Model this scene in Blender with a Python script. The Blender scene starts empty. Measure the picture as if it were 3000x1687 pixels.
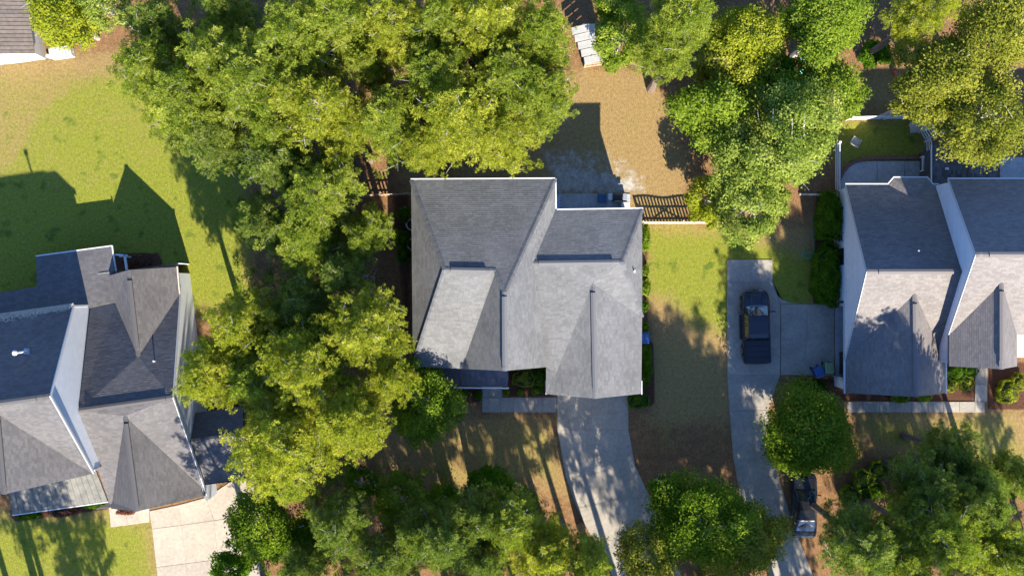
import bpy, math, random
import numpy as np
from mathutils import Vector, Matrix
from mathutils.geometry import tessellate_polygon

RAD = math.radians
scene = bpy.context.scene
COL = scene.collection

# ------------------------------------------------------------------ camera, sky, sun, exposure
CAM_H, FPX = 70.0, 2870.0            # drone height in metres, focal length in photo pixels (3000 px wide)
cam_d = bpy.data.cameras.new('camera')
cam_d.sensor_width = 36.0
cam_d.lens = 36.0 * FPX / 3000.0
cam_d.clip_end = 2000
cam = bpy.data.objects.new('camera', cam_d)
cam.location = (0, 0, CAM_H)
COL.objects.link(cam)
scene.camera = cam

SUN_AZ, SUN_EL = 16.4, 33.6          # azimuth measured from the picture's bottom towards its right
world = bpy.data.worlds.new('World')
scene.world = world
world.use_nodes = True
wn = world.node_tree
bgn = wn.nodes['Background']
sky = wn.nodes.new('ShaderNodeTexSky')
sky.sky_type = 'NISHITA'
sky.sun_disc = False
sky.sun_elevation = RAD(SUN_EL)
sky.sun_rotation = RAD(180 - SUN_AZ)
sky.air_density = 1.0
sky.dust_density = 0.2
sky.ozone_density = 4.5
sky_tint = wn.nodes.new('ShaderNodeMix')          # the camera's white balance is set for the warm sun
sky_tint.data_type = 'RGBA'
sky_tint.blend_type = 'MULTIPLY'
sky_tint.inputs[0].default_value = 1.0
sky_tint.inputs[7].default_value = (0.78, 0.94, 1.22, 1)
wn.links.new(sky.outputs[0], sky_tint.inputs[6])
wn.links.new(sky_tint.outputs[2], bgn.inputs[0])
bgn.inputs[1].default_value = 0.108
sun_d = bpy.data.lights.new('sun', 'SUN')
sun_d.energy = 4.8
sun_d.angle = RAD(0.55)
sun_d.color = (1.0, 0.93, 0.80)
sun = bpy.data.objects.new('sun', sun_d)
to_sun = Vector((math.sin(RAD(SUN_AZ)) * math.cos(RAD(SUN_EL)), -math.cos(RAD(SUN_AZ)) * math.cos(RAD(SUN_EL)), math.sin(RAD(SUN_EL))))
sun.rotation_euler = to_sun.to_track_quat('Z', 'Y').to_euler()
sun.location = (20, -60, 60)
COL.objects.link(sun)
scene.view_settings.view_transform = 'Standard'
scene.view_settings.look = 'None'
scene.view_settings.exposure = 1.85
scene.view_settings.gamma = 1.0
scene.render.engine = 'CYCLES'
scene.cycles.max_bounces = 8
scene.cycles.diffuse_bounces = 5
scene.cycles.transparent_max_bounces = 8


def P(px, py, z=0.0):
    """photo pixel + height above ground -> point in metres"""
    k = (CAM_H - z) / FPX
    return Vector(((px - 1500) * k, (843.5 - py) * k, z))


def hsh(a, b=0, c=0):
    v = math.sin(a * 12.9898 + b * 78.233 + c * 37.719) * 43758.5453
    return v - math.floor(v)


# ------------------------------------------------------------------ materials
class NT:
    def __init__(self, name):
        self.m = bpy.data.materials.new(name)
        self.m.use_nodes = True
        self.t = self.m.node_tree
        self.b = self.t.nodes['Principled BSDF']
        self.out = self.t.nodes['Material Output']

    def n(self, kind, **kw):
        nd = self.t.nodes.new(kind)
        for k, v in kw.items():
            setattr(nd, k, v)
        return nd

    def l(self, a, b):
        self.t.links.new(a, b)

    def coord(self):
        return self.n('ShaderNodeNewGeometry').outputs['Position']

    def noise(self, scale, detail=4, rough=0.6, vec=None):
        nd = self.n('ShaderNodeTexNoise')
        nd.inputs['Scale'].default_value = scale
        nd.inputs['Detail'].default_value = detail
        nd.inputs['Roughness'].default_value = rough
        self.l(vec or self.coord(), nd.inputs['Vector'])
        return nd.outputs['Fac']

    def ramp(self, fac, stops):
        nd = self.n('ShaderNodeValToRGB')
        el = nd.color_ramp.elements
        while len(el) < len(stops):
            el.new(0.5)
        for e, (p, c) in zip(el, stops):
            e.position = p
            e.color = (*c, 1) if len(c) == 3 else c
        self.l(fac, nd.inputs['Fac'])
        return nd.outputs['Color']

    def mix(self, fac, a, b, mode='MIX'):
        nd = self.n('ShaderNodeMix', data_type='RGBA', blend_type=mode)
        for sock, v in ((nd.inputs[0], fac), (nd.inputs[6], a), (nd.inputs[7], b)):
            if hasattr(v, 'node'):
                self.l(v, sock)
            elif isinstance(v, (int, float)):
                sock.default_value = v
            else:
                sock.default_value = (*v, 1)
        return nd.outputs[2]

    def math(self, op, a, b=None, clamp=False):
        nd = self.n('ShaderNodeMath', operation=op, use_clamp=clamp)
        for sock, v in ((nd.inputs[0], a), (nd.inputs[1], b)):
            if v is None:
                continue
            if hasattr(v, 'node'):
                self.l(v, sock)
            else:
                sock.default_value = v
        return nd.outputs[0]

    def attr(self, name):
        nd = self.n('ShaderNodeAttribute', attribute_name=name)
        return nd.outputs['Fac']

    def bump(self, h, strength=0.3, dist=0.02):
        nd = self.n('ShaderNodeBump')
        nd.inputs['Strength'].default_value = strength
        nd.inputs['Distance'].default_value = dist
        self.l(h, nd.inputs['Height'])
        self.l(nd.outputs[0], self.b.inputs['Normal'])


def plain(name, col, rough=0.7, metal=0.0, var=0.12, scale=6.0, tint=0.0, bump=0.0, spec=0.3, coat=0.0):
    m = NT(name)
    c1 = tuple(x * (1 - var) for x in col)
    c2 = tuple(min(1, x * (1 + var)) for x in col)
    nz = m.noise(scale)
    c = m.ramp(nz, [(0.3, c1), (0.7, c2)])
    if tint:
        t = m.attr('tint')
        g = m.ramp(t, [(0.0, (1 - tint,) * 3), (1.0, (1.0,) * 3)])
        c = m.mix(1.0, c, g, 'MULTIPLY')
    m.l(c, m.b.inputs['Base Color'])
    m.b.inputs['Roughness'].default_value = rough
    m.b.inputs['Metallic'].default_value = metal
    m.b.inputs['Specular IOR Level'].default_value = spec
    m.b.inputs['Coat Weight'].default_value = coat
    if bump:
        m.bump(m.noise(scale * 8), bump)
    return m.m


def shingle_mat(name, dark, light, stain=0.25):
    m = NT(name)
    t = m.attr('tint')
    c = m.ramp(t, [(0.0, dark), (0.45, tuple((a + b) / 2 for a, b in zip(dark, light))), (1.0, light)])
    g = m.ramp(m.noise(60, 3), [(0.3, (0.80,) * 3), (0.7, (1.14,) * 3)])
    c = m.mix(1.0, c, g, 'MULTIPLY')
    s = m.ramp(m.noise(0.55, 5, 0.6), [(0.35, (1 - stain,) * 3), (0.65, (1.06,) * 3)])
    c = m.mix(1.0, c, s, 'MULTIPLY')
    m.l(c, m.b.inputs['Base Color'])
    m.b.inputs['Roughness'].default_value = 0.88
    m.b.inputs['Specular IOR Level'].default_value = 0.25
    m.bump(m.noise(120, 2), 0.35, 0.01)
    return m.m


def leaf_mat(name, c_dark, c_mid, c_light, transl=0.35):
    m = NT(name)
    t = m.attr('tint')
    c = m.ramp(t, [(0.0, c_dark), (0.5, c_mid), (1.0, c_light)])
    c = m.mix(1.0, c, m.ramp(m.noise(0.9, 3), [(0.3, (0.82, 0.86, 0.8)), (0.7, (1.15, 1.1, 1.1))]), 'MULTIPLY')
    d = m.n('ShaderNodeBsdfDiffuse')
    tr = m.n('ShaderNodeBsdfTranslucent')
    m.l(c, d.inputs['Color'])
    m.l(m.mix(1.0, c, (1.10, 1.20, 0.45), 'MULTIPLY'), tr.inputs['Color'])
    mx = m.n('ShaderNodeMixShader')
    mx.inputs[0].default_value = transl
    m.l(d.outputs[0], mx.inputs[1])
    m.l(tr.outputs[0], mx.inputs[2])
    m.l(mx.outputs[0], m.out.inputs['Surface'])
    return m.m


def concrete_mat(name, col, stain=0.3):
    m = NT(name)
    c = m.ramp(m.noise(0.8, 6, 0.65), [(0.3, tuple(x * (1 - stain) for x in col)), (0.7, col)])
    t = m.attr('tint')
    c = m.mix(1.0, c, m.ramp(t, [(0, (0.86, 0.86, 0.87)), (1, (1.0, 1.0, 1.0))]), 'MULTIPLY')
    c = m.mix(1.0, c, m.ramp(m.noise(30, 4), [(0.3, (0.86,) * 3), (0.7, (1.08,) * 3)]), 'MULTIPLY')
    c = m.mix(1.0, c, m.ramp(m.noise(4.5, 5, 0.7), [(0.32, (0.80,) * 3), (0.65, (1.06,) * 3)]), 'MULTIPLY')
    m.l(c, m.b.inputs['Base Color'])
    m.b.inputs['Roughness'].default_value = 0.9
    m.b.inputs['Specular IOR Level'].default_value = 0.2
    m.bump(m.noise(90, 3), 0.2, 0.01)
    return m.m


def ground_mat():
    m = NT('ground_earth_grass_straw')
    pos = m.coord()
    nb = m.noise(0.35, 6, 0.62, pos)
    nm = m.noise(1.7, 6, 0.7, pos)
    nf = m.noise(14, 4, 0.75, pos)
    ng = m.noise(55, 3, 0.8, pos)
    straw = m.mix(m.ramp(nm, [(0.35, (0, 0, 0)), (0.65, (1, 1, 1))]), m.ramp(nf, [(0.28, (0.056, 0.029, 0.013)), (0.5, (0.138, 0.074, 0.033)), (0.72, (0.235, 0.138, 0.070))]),
                  m.ramp(nf, [(0.28, (0.095, 0.047, 0.019)), (0.5, (0.212, 0.112, 0.049)), (0.72, (0.325, 0.200, 0.100))]))
    dry = m.ramp(nf, [(0.28, (0.118, 0.074, 0.027)), (0.5, (0.225, 0.148, 0.058)), (0.74, (0.335, 0.240, 0.112))])
    green = m.ramp(nf, [(0.28, (0.062, 0.088, 0.007)), (0.5, (0.156, 0.170, 0.017)), (0.72, (0.250, 0.240, 0.042))])
    sand = m.ramp(nm, [(0.3, (0.22, 0.19, 0.15)), (0.7, (0.38, 0.35, 0.29))])

    def weight(name, lo, hi, na=0.75, nbg=0.55):
        a = m.attr(name)
        s = m.math('ADD', a, m.math('MULTIPLY', m.math('SUBTRACT', nm, 0.5), na))
        s = m.math('ADD', s, m.math('MULTIPLY', m.math('SUBTRACT', nb, 0.5), nbg))
        s = m.math('ADD', s, m.math('MULTIPLY', m.math('SUBTRACT', ng, 0.5), 0.5))
        nd = m.n('ShaderNodeMapRange', interpolation_type='SMOOTHSTEP')
        nd.inputs[1].default_value = lo
        nd.inputs[2].default_value = hi
        m.l(s, nd.inputs[0])
        return nd.outputs[0]
    c = m.mix(weight('dry', 0.25, 0.75), straw, dry)
    c = m.mix(weight('green', 0.15, 0.95), c, green)
    # darker clover clumps in the lawns
    wisps = m.ramp(m.noise(2.6, 7, 0.72, pos), [(0.50, (0, 0, 0)), (0.66, (1, 1, 1))])
    c = m.mix(m.math('MULTIPLY', m.math('MULTIPLY', wisps, weight('green', 0.3, 0.8)), 0.30), c, dry)
    vo = m.n('ShaderNodeTexNoise')
    vo.inputs['Scale'].default_value = 0.9
    vo.inputs['Detail'].default_value = 2
    m.l(pos, vo.inputs['Vector'])
    cl = m.ramp(vo.outputs['Fac'], [(0.60, (0, 0, 0)), (0.72, (1, 1, 1))])
    g_on = m.math('MULTIPLY', weight('green', 0.3, 0.8), m.math('MULTIPLY', cl, 0.7))
    c = m.mix(g_on, c, (0.045, 0.085, 0.010))
    c = m.mix(weight('sand', 0.35, 0.75, 0.9, 0.5), c, sand)
    c = m.mix(weight('mulch', 0.4, 0.6, 0.3, 0.1), c, m.ramp(nf, [(0.3, (0.035, 0.016, 0.010)), (0.7, (0.12, 0.055, 0.03))]))
    c = m.mix(1.0, c, m.ramp(ng, [(0.3, (0.62,) * 3), (0.7, (1.34,) * 3)]), 'MULTIPLY')
    c = m.mix(1.0, c, m.ramp(m.noise(5.0, 5, 0.75, pos), [(0.34, (0.72,) * 3), (0.66, (1.22,) * 3)]), 'MULTIPLY')
    m.l(c, m.b.inputs['Base Color'])
    m.b.inputs['Roughness'].default_value = 0.95
    m.b.inputs['Specular IOR Level'].default_value = 0.1
    h = m.math('ADD', m.math('MULTIPLY', nf, 1.0), m.math('MULTIPLY', ng, 0.6))
    m.bump(h, 0.8, 0.05)
    return m.m


def car_paint(name, col):
    m = NT(name)
    m.b.inputs['Base Color'].default_value = (*col, 1)
    m.b.inputs['Roughness'].default_value = 0.22
    m.b.inputs['Metallic'].default_value = 0.0
    m.b.inputs['Coat Weight'].default_value = 0.2
    m.b.inputs['Specular IOR Level'].default_value = 0.3
    m.b.inputs['Coat Roughness'].default_value = 0.06
    d = m.ramp(m.noise(3.5, 5), [(0.4, (0.2,) * 3), (0.8, (0.36,) * 3)])
    m.l(d, m.b.inputs['Roughness'])
    return m.m


MT = {}
MT['ground'] = ground_mat()
MT['sh_grey'] = shingle_mat('grey_shingles', (0.110, 0.108, 0.104), (0.142, 0.139, 0.134), 0.16)
MT['sh_brown'] = shingle_mat('brown_grey_shingles', (0.076, 0.071, 0.070), (0.104, 0.097, 0.095), 0.12)
MT['sh_right'] = shingle_mat('taupe_shingles', (0.130, 0.114, 0.104), (0.168, 0.150, 0.137), 0.10)
MT['sh_dark'] = shingle_mat('charcoal_shingles', (0.045, 0.045, 0.05), (0.10, 0.10, 0.105), 0.15)
MT['cap_grey'] = plain('grey_ridge_cap', (0.115, 0.115, 0.117), 0.9, tint=0.3, scale=30)
MT['cap_brown'] = plain('brown_ridge_cap', (0.078, 0.073, 0.071), 0.9, tint=0.3, scale=30)
MT['cap_right'] = plain('taupe_ridge_cap', (0.145, 0.130, 0.120), 0.9, tint=0.3, scale=30)
MT['deckboard'] = plain('roof_underlay', (0.05, 0.05, 0.055), 0.95)
MT['siding'] = plain('white_siding', (0.62, 0.63, 0.64), 0.65, var=0.06, scale=2, tint=0.08)
MT['siding_grey'] = plain('pale_grey_siding', (0.40, 0.42, 0.44), 0.65, var=0.06, scale=2, tint=0.08)
MT['trim'] = plain('white_trim', (0.44, 0.44, 0.43), 0.5, var=0.05)
MT['gutter_brown'] = plain('weathered_gutter', (0.42, 0.36, 0.30), 0.6, var=0.3, scale=14)
MT['conc'] = concrete_mat('grey_concrete', (0.335, 0.296, 0.236))
MT['conc_light'] = concrete_mat('cream_concrete', (0.36, 0.305, 0.232), 0.16)
MT['conc_blue'] = concrete_mat('patio_concrete', (0.40, 0.40, 0.39))
MT['metal_dark'] = plain('dark_standing_seam', (0.09, 0.085, 0.095), 0.42, 0.5, var=0.25, scale=2.5)
MT['metal_tan'] = plain('weathered_bronze_seam', (0.125, 0.118, 0.10), 0.6, 0.15, var=0.3, scale=2.0)
MT['metal_brown'] = plain('brown_ribbed_metal', (0.20, 0.16, 0.125), 0.5, 0.3, var=0.2, scale=4, tint=0.25)
MT['tarp'] = plain('pale_tarp', (0.34, 0.33, 0.30), 0.55, var=0.10, scale=3)
MT['wood'] = plain('weathered_fence_wood', (0.42, 0.31, 0.20), 0.85, var=0.25, scale=9, tint=0.35)
MT['wood_pale'] = plain('pale_fence_wood', (0.58, 0.46, 0.32), 0.85, var=0.2, scale=9, tint=0.3)
MT['wood_dark'] = plain('brown_planks', (0.20, 0.12, 0.07), 0.9, var=0.3, scale=9, tint=0.3)
MT['vinyl'] = plain('white_vinyl', (0.55, 0.55, 0.54), 0.45, var=0.05)
MT['brick'] = plain('edging_brick', (0.20, 0.105, 0.075), 0.9, var=0.25, scale=10, tint=0.4)
MT['bark_pine'] = plain('pine_bark', (0.135, 0.098, 0.074), 0.95, var=0.4, scale=7, bump=0.6)
MT['bark_grey'] = plain('grey_bark', (0.30, 0.275, 0.24), 0.95, var=0.35, scale=7, bump=0.5)
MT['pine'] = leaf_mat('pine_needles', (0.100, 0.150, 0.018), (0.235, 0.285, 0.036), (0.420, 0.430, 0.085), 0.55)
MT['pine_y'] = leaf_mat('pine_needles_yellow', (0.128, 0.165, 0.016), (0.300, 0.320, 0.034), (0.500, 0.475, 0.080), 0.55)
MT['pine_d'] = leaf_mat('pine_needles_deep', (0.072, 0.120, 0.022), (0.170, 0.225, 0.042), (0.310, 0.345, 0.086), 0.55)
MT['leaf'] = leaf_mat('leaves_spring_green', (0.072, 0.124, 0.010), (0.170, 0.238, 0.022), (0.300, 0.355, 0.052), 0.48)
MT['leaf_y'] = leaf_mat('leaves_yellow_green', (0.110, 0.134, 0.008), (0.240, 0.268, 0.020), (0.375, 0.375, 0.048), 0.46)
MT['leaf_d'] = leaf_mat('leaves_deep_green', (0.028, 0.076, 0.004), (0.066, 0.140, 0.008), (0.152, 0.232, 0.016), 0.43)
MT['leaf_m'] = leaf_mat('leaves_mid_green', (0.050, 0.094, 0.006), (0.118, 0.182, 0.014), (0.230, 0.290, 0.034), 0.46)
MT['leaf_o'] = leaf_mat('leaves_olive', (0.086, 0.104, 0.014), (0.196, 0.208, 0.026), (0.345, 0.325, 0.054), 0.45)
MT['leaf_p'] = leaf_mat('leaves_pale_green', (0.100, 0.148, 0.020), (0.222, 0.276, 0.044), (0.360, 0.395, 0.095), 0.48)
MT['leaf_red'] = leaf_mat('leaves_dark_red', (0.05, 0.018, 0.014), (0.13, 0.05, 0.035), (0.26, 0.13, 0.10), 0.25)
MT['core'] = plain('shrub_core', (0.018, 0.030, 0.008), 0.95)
MT['glass'] = plain('window_glass', (0.02, 0.025, 0.03), 0.05, var=0.02, spec=0.6)
MT['black_paint'] = car_paint('black_truck_paint', (0.012, 0.013, 0.018))
MT['black_paint2'] = car_paint('black_car_paint', (0.010, 0.011, 0.014))
MT['car_glass'] = plain('car_glass', (0.012, 0.018, 0.018), 0.03, var=0.02, spec=0.8)
MT['vinyl_black'] = plain('black_vinyl_cover', (0.012, 0.013, 0.017), 0.6, var=0.2, scale=5)
MT['rubber'] = plain('tyre_rubber', (0.015, 0.015, 0.015), 0.85)
MT['chrome'] = plain('chrome', (0.6, 0.6, 0.62), 0.15, 1.0, var=0.05)
MT['red_lens'] = plain('red_lens', (0.30, 0.01, 0.01), 0.2)
MT['lens'] = plain('headlight_lens', (0.16, 0.17, 0.18), 0.08, spec=0.7)
MT['black_plastic'] = plain('black_plastic', (0.02, 0.02, 0.022), 0.45)
MT['blue_plastic'] = plain('blue_plastic', (0.018, 0.060, 0.17), 0.5, var=0.15)
MT['green_plastic'] = plain('green_plastic', (0.13, 0.20, 0.10), 0.55, var=0.15)
MT['navy'] = plain('navy_upholstery', (0.03, 0.075, 0.16), 0.75, var=0.15)
MT['teal'] = plain('teal_plastic', (0.12, 0.55, 0.55), 0.5)
MT['red'] = plain('red_plastic', (0.55, 0.03, 0.03), 0.4)
MT['yellow'] = plain('yellow_plastic', (0.60, 0.40, 0.02), 0.5)
MT['white_plastic'] = plain('white_plastic', (0.48, 0.48, 0.465), 0.45, var=0.05)
MT['tan_sling'] = plain('tan_sling_fabric', (0.38, 0.32, 0.26), 0.8, var=0.1)
MT['pvc'] = plain('white_pvc', (0.66, 0.65, 0.62), 0.5)
MT['lead'] = plain('vent_boot_metal', (0.30, 0.30, 0.31), 0.5, 0.6)
MT['hose'] = plain('green_hose', (0.03, 0.22, 0.14), 0.5)


def plaid_mat():
    m = NT('blue_plaid')
    w = m.n('ShaderNodeTexChecker')
    w.inputs['Scale'].default_value = 9
    w.inputs['Color1'].default_value = (0.05, 0.13, 0.26, 1)
    w.inputs['Color2'].default_value = (0.55, 0.60, 0.66, 1)
    m.l(m.coord(), w.inputs['Vector'])
    m.l(w.outputs['Color'], m.b.inputs['Base Color'])
    m.b.inputs['Roughness'].default_value = 0.9
    return m.m


MT['plaid'] = plaid_mat()


# ------------------------------------------------------------------ object helpers
def origin(o):
    v = Vector((0, 0, 0))
    while o is not None:
        v = v + o.location
        o = o.parent
    return v


def tag(o, label=None, cat=None, group=None, kind=None):
    if label:
        o['label'] = label
    if cat:
        o['category'] = cat
    if group:
        o['group'] = group
    if kind:
        o['kind'] = kind
    return o


def thing(name, label, cat, loc=(0, 0, 0), group=None):
    o = bpy.data.objects.new(name, None)
    o.empty_display_size = 0.3
    o.location = loc
    COL.objects.link(o)
    return tag(o, label, cat, group)


class MB:
    """collects faces in world metres, becomes ONE mesh object"""
    def __init__(self):
        self.v, self.f, self.t = [], [], []

    def poly(self, pts, tint=0.5):
        b = len(self.v)
        self.v.extend([tuple(p) for p in pts])
        self.f.append(tuple(range(b, b + len(pts))))
        self.t.append(tint)

    def prism(self, pts, dz, tint=0.5, bevel=0.0):
        """pts: top polygon (3-D, counter-clockwise from above), extruded down by dz"""
        n = len(pts)
        pts = [Vector(p) for p in pts]
        if bevel:
            c = sum(pts, Vector()) / n
            top = [p + (c - p).normalized() * bevel * 1.4 for p in pts]
            mid = [p - Vector((0, 0, bevel)) for p in pts]
            self.poly(top, tint)
            for i in range(n):
                j = (i + 1) % n
                self.poly([mid[i], mid[j], top[j], top[i]], tint)
            up = mid
        else:
            self.poly(pts, tint)
            up = pts
        lo = [Vector((p.x, p.y, q.z - dz)) for p, q in zip(pts, pts)]
        for i in range(n):
            j = (i + 1) % n
            self.poly([lo[i], lo[j], up[j], up[i]], tint)
        self.poly(lo[::-1], tint)

    def box(self, c, s, rz=0.0, tint=0.5, rx=0.0, ry=0.0, bev=0.0):
        M_ = Matrix.Translation(Vector(c)) @ Matrix.Rotation(rz, 4, 'Z') @ Matrix.Rotation(ry, 4, 'Y') @ Matrix.Rotation(rx, 4, 'X')
        hx, hy, hz = s[0] / 2, s[1] / 2, s[2] / 2
        if bev <= 0:
            p = [M_ @ Vector((x * hx, y * hy, z * hz)) for z in (-1, 1) for y in (-1, 1) for x in (-1, 1)]
            for q in ((0, 2, 3, 1), (4, 5, 7, 6), (0, 1, 5, 4), (2, 6, 7, 3), (0, 4, 6, 2), (1, 3, 7, 5)):
                self.poly([p[i] for i in q], tint)
            return
        b = min(bev, hx * .9, hy * .9, hz * .9)

        def ring(ix, iy, z):
            c_ = b * 0.6
            return [M_ @ Vector(q) for q in ((-hx + ix, -hy + iy + c_, z), (-hx + ix + c_, -hy + iy, z), (hx - ix - c_, -hy + iy, z), (hx - ix, -hy + iy + c_, z),
                                             (hx - ix, hy - iy - c_, z), (hx - ix - c_, hy - iy, z), (-hx + ix + c_, hy - iy, z), (-hx + ix, hy - iy - c_, z))]
        rings = [ring(b, b, -hz), ring(0, 0, -hz + b), ring(0, 0, hz - b), ring(b, b, hz)]
        self.loft(rings, tint=tint)

    def loft(self, rings, tint=0.5, cap=True, closed=True):
        n = len(rings[0])
        for a, b in zip(rings[:-1], rings[1:]):
            for i in range(n if closed else n - 1):
                j = (i + 1) % n
                self.poly([a[i], a[j], b[j], b[i]], tint)
        if cap:
            self.poly(list(rings[0])[::-1], tint)
            self.poly(list(rings[-1]), tint)

    def tube(self, pts, radii, n=6, tint=0.5):
        pts = [Vector(p) for p in pts]
        if not hasattr(radii, '__len__'):
            radii = [radii] * len(pts)
        rings = []
        for i, p in enumerate(pts):
            d = (pts[min(i + 1, len(pts) - 1)] - pts[max(i - 1, 0)]).normalized()
            a = d.orthogonal().normalized() if i == 0 else (a - d * a.dot(d)).normalized()
            b = d.cross(a)
            rings.append([p + (a * math.cos(2 * math.pi * k / n) + b * math.sin(2 * math.pi * k / n)) * radii[i] for k in range(n)])
        self.loft(rings, tint)

    def build(self, name, mat, parent=None, smooth=False, kind=None):
        me = bpy.data.meshes.new(name)
        o = bpy.data.objects.new(name, me)
        off = origin(parent)
        base = off
        vs = self.v
        if parent is None and vs:
            a = np.array(vs)
            base = Vector((float(a[:, 0].mean()), float(a[:, 1].mean()), float(a[:, 2].min())))
            o.location = base
        me.from_pydata([(x - base[0], y - base[1], z - base[2]) for x, y, z in vs], [], self.f)
        at = me.attributes.new('tint', 'FLOAT', 'FACE')
        at.data.foreach_set('value', np.array(self.t, dtype=np.float32))
        if smooth:
            me.polygons.foreach_set('use_smooth', [True] * len(me.polygons))
        me.materials.append(mat if not isinstance(mat, str) else MT[mat])
        me.update()
        COL.objects.link(o)
        if parent is not None:
            o.parent = parent
        if kind:
            o['kind'] = kind
        return o


def part(name, mat, parent, fn, **kw):
    m = MB()
    fn(m)
    return m.build(name, mat, parent, **kw)


def boxpart(name, mat, parent, c, s, **kw):
    m = MB()
    m.box(c, s, **kw)
    return m.build(name, mat, parent)


def npmesh(name, verts, nper, tint, mat, parent=None):
    """verts (N*nper,3) array of separate faces with nper corners each"""
    verts = np.ascontiguousarray(verts, dtype=np.float32)
    nv = len(verts)
    nf = nv // nper
    me = bpy.data.meshes.new(name)
    me.vertices.add(nv)
    me.loops.add(nv)
    me.polygons.add(nf)
    me.vertices.foreach_set('co', verts.ravel())
    me.loops.foreach_set('vertex_index', np.arange(nv, dtype=np.int32))
    me.polygons.foreach_set('loop_start', np.arange(0, nv, nper, dtype=np.int32))
    at = me.attributes.new('tint', 'FLOAT', 'FACE')
    at.data.foreach_set('value', np.clip(tint, 0, 1).astype(np.float32))
    me.materials.append(MT[mat])
    me.update(calc_edges=True)
    o = bpy.data.objects.new(name, me)
    COL.objects.link(o)
    if parent is not None:
        o.parent = parent
    return o


# ------------------------------------------------------------------ shingles, siding
def clip(poly, axis, val, keep_less):
    out = []
    n = len(poly)
    for i in range(n):
        a, b = poly[i], poly[(i + 1) % n]
        da, db = a[axis] - val, b[axis] - val
        if not keep_less:
            da, db = -da, -db
        if da <= 0:
            out.append(a)
        if (da < 0 < db) or (db < 0 < da):
            t = da / (da - db)
            out.append((a[0] + (b[0] - a[0]) * t, a[1] + (b[1] - a[1]) * t))
    return out


def courses(mb, poly3, expo, tab, lift, seed=0, flip=False):
    """lay lapped courses (and tabs) on a planar polygon; the lower edge of each stands proud"""
    pts = [Vector(p) for p in poly3]
    nrm = Vector((0, 0, 0))
    for i in range(len(pts)):
        a, b = pts[i], pts[(i + 1) % len(pts)]
        nrm += Vector(((a.y - b.y) * (a.z + b.z), (a.z - b.z) * (a.x + b.x), (a.x - b.x) * (a.y + b.y)))
    nrm.normalize()
    if (abs(nrm.z) > 0.05 and nrm.z < 0) or flip:
        nrm = -nrm
    d = (Vector((0, 0, -1)) - nrm * (-nrm.z)).normalized()
    h = d.cross(nrm).normalized()
    o = pts[0]
    tris = tessellate_polygon([pts])
    for tri in tris:
        q = [((pts[i] - o).dot(h), (pts[i] - o).dot(d)) for i in tri]
        area = (q[1][0] - q[0][0]) * (q[2][1] - q[0][1]) - (q[1][1] - q[0][1]) * (q[2][0] - q[0][0])
        off = [(pts[i] - o).dot(nrm) for i in tri]
        if abs(area) < 1e-4:
            continue
        if area < 0:
            q = q[::-1]
            off = off[::-1]
        # small out-of-plane correction so that warped faces still meet
        A = np.array([[a, b, 1] for a, b in q])
        ca, cb, cc = np.linalg.solve(A, np.array(off))
        vmin, vmax = min(p[1] for p in q), max(p[1] for p in q)
        for j in range(math.floor(vmin / expo), math.floor(vmax / expo) + 1):
            v0, v1 = j * expo, (j + 1) * expo
            s = clip(clip(q, 1, v0, False), 1, v1, True)
            if len(s) < 3:
                continue
            if tab:
                us = [p[0] for p in s]
                sh = hsh(j, seed, 3) * tab
                cells = range(math.floor((min(us) - sh) / tab), math.floor((max(us) - sh) / tab) + 1)
            else:
                cells = (0,)
            for i in cells:
                if tab:
                    c = clip(clip(s, 0, i * tab + sh, False), 0, (i + 1) * tab + sh - 0.006, True)
                    if len(c) < 3:
                        continue
                else:
                    c = s
                r = hsh(i, j, seed)
                lf = lift * (0.75 + 0.5 * hsh(j, i, seed + 5))
                tint = r
                p3 = []
                for (u, v) in c:
                    e = 0.003 + lf * (v - v0) / expo
                    p3.append(o + h * u + d * v + nrm * (e + ca * u + cb * v + cc))
                mb.poly(p3, tint)
                lowp = [k for k in range(len(c)) if abs(c[k][1] - v1) < 1e-5]
                if len(lowp) == 2:
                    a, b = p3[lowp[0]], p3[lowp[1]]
                    mb.poly([b, a, a - nrm * lf, b - nrm * lf], tint * 0.8)


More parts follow.
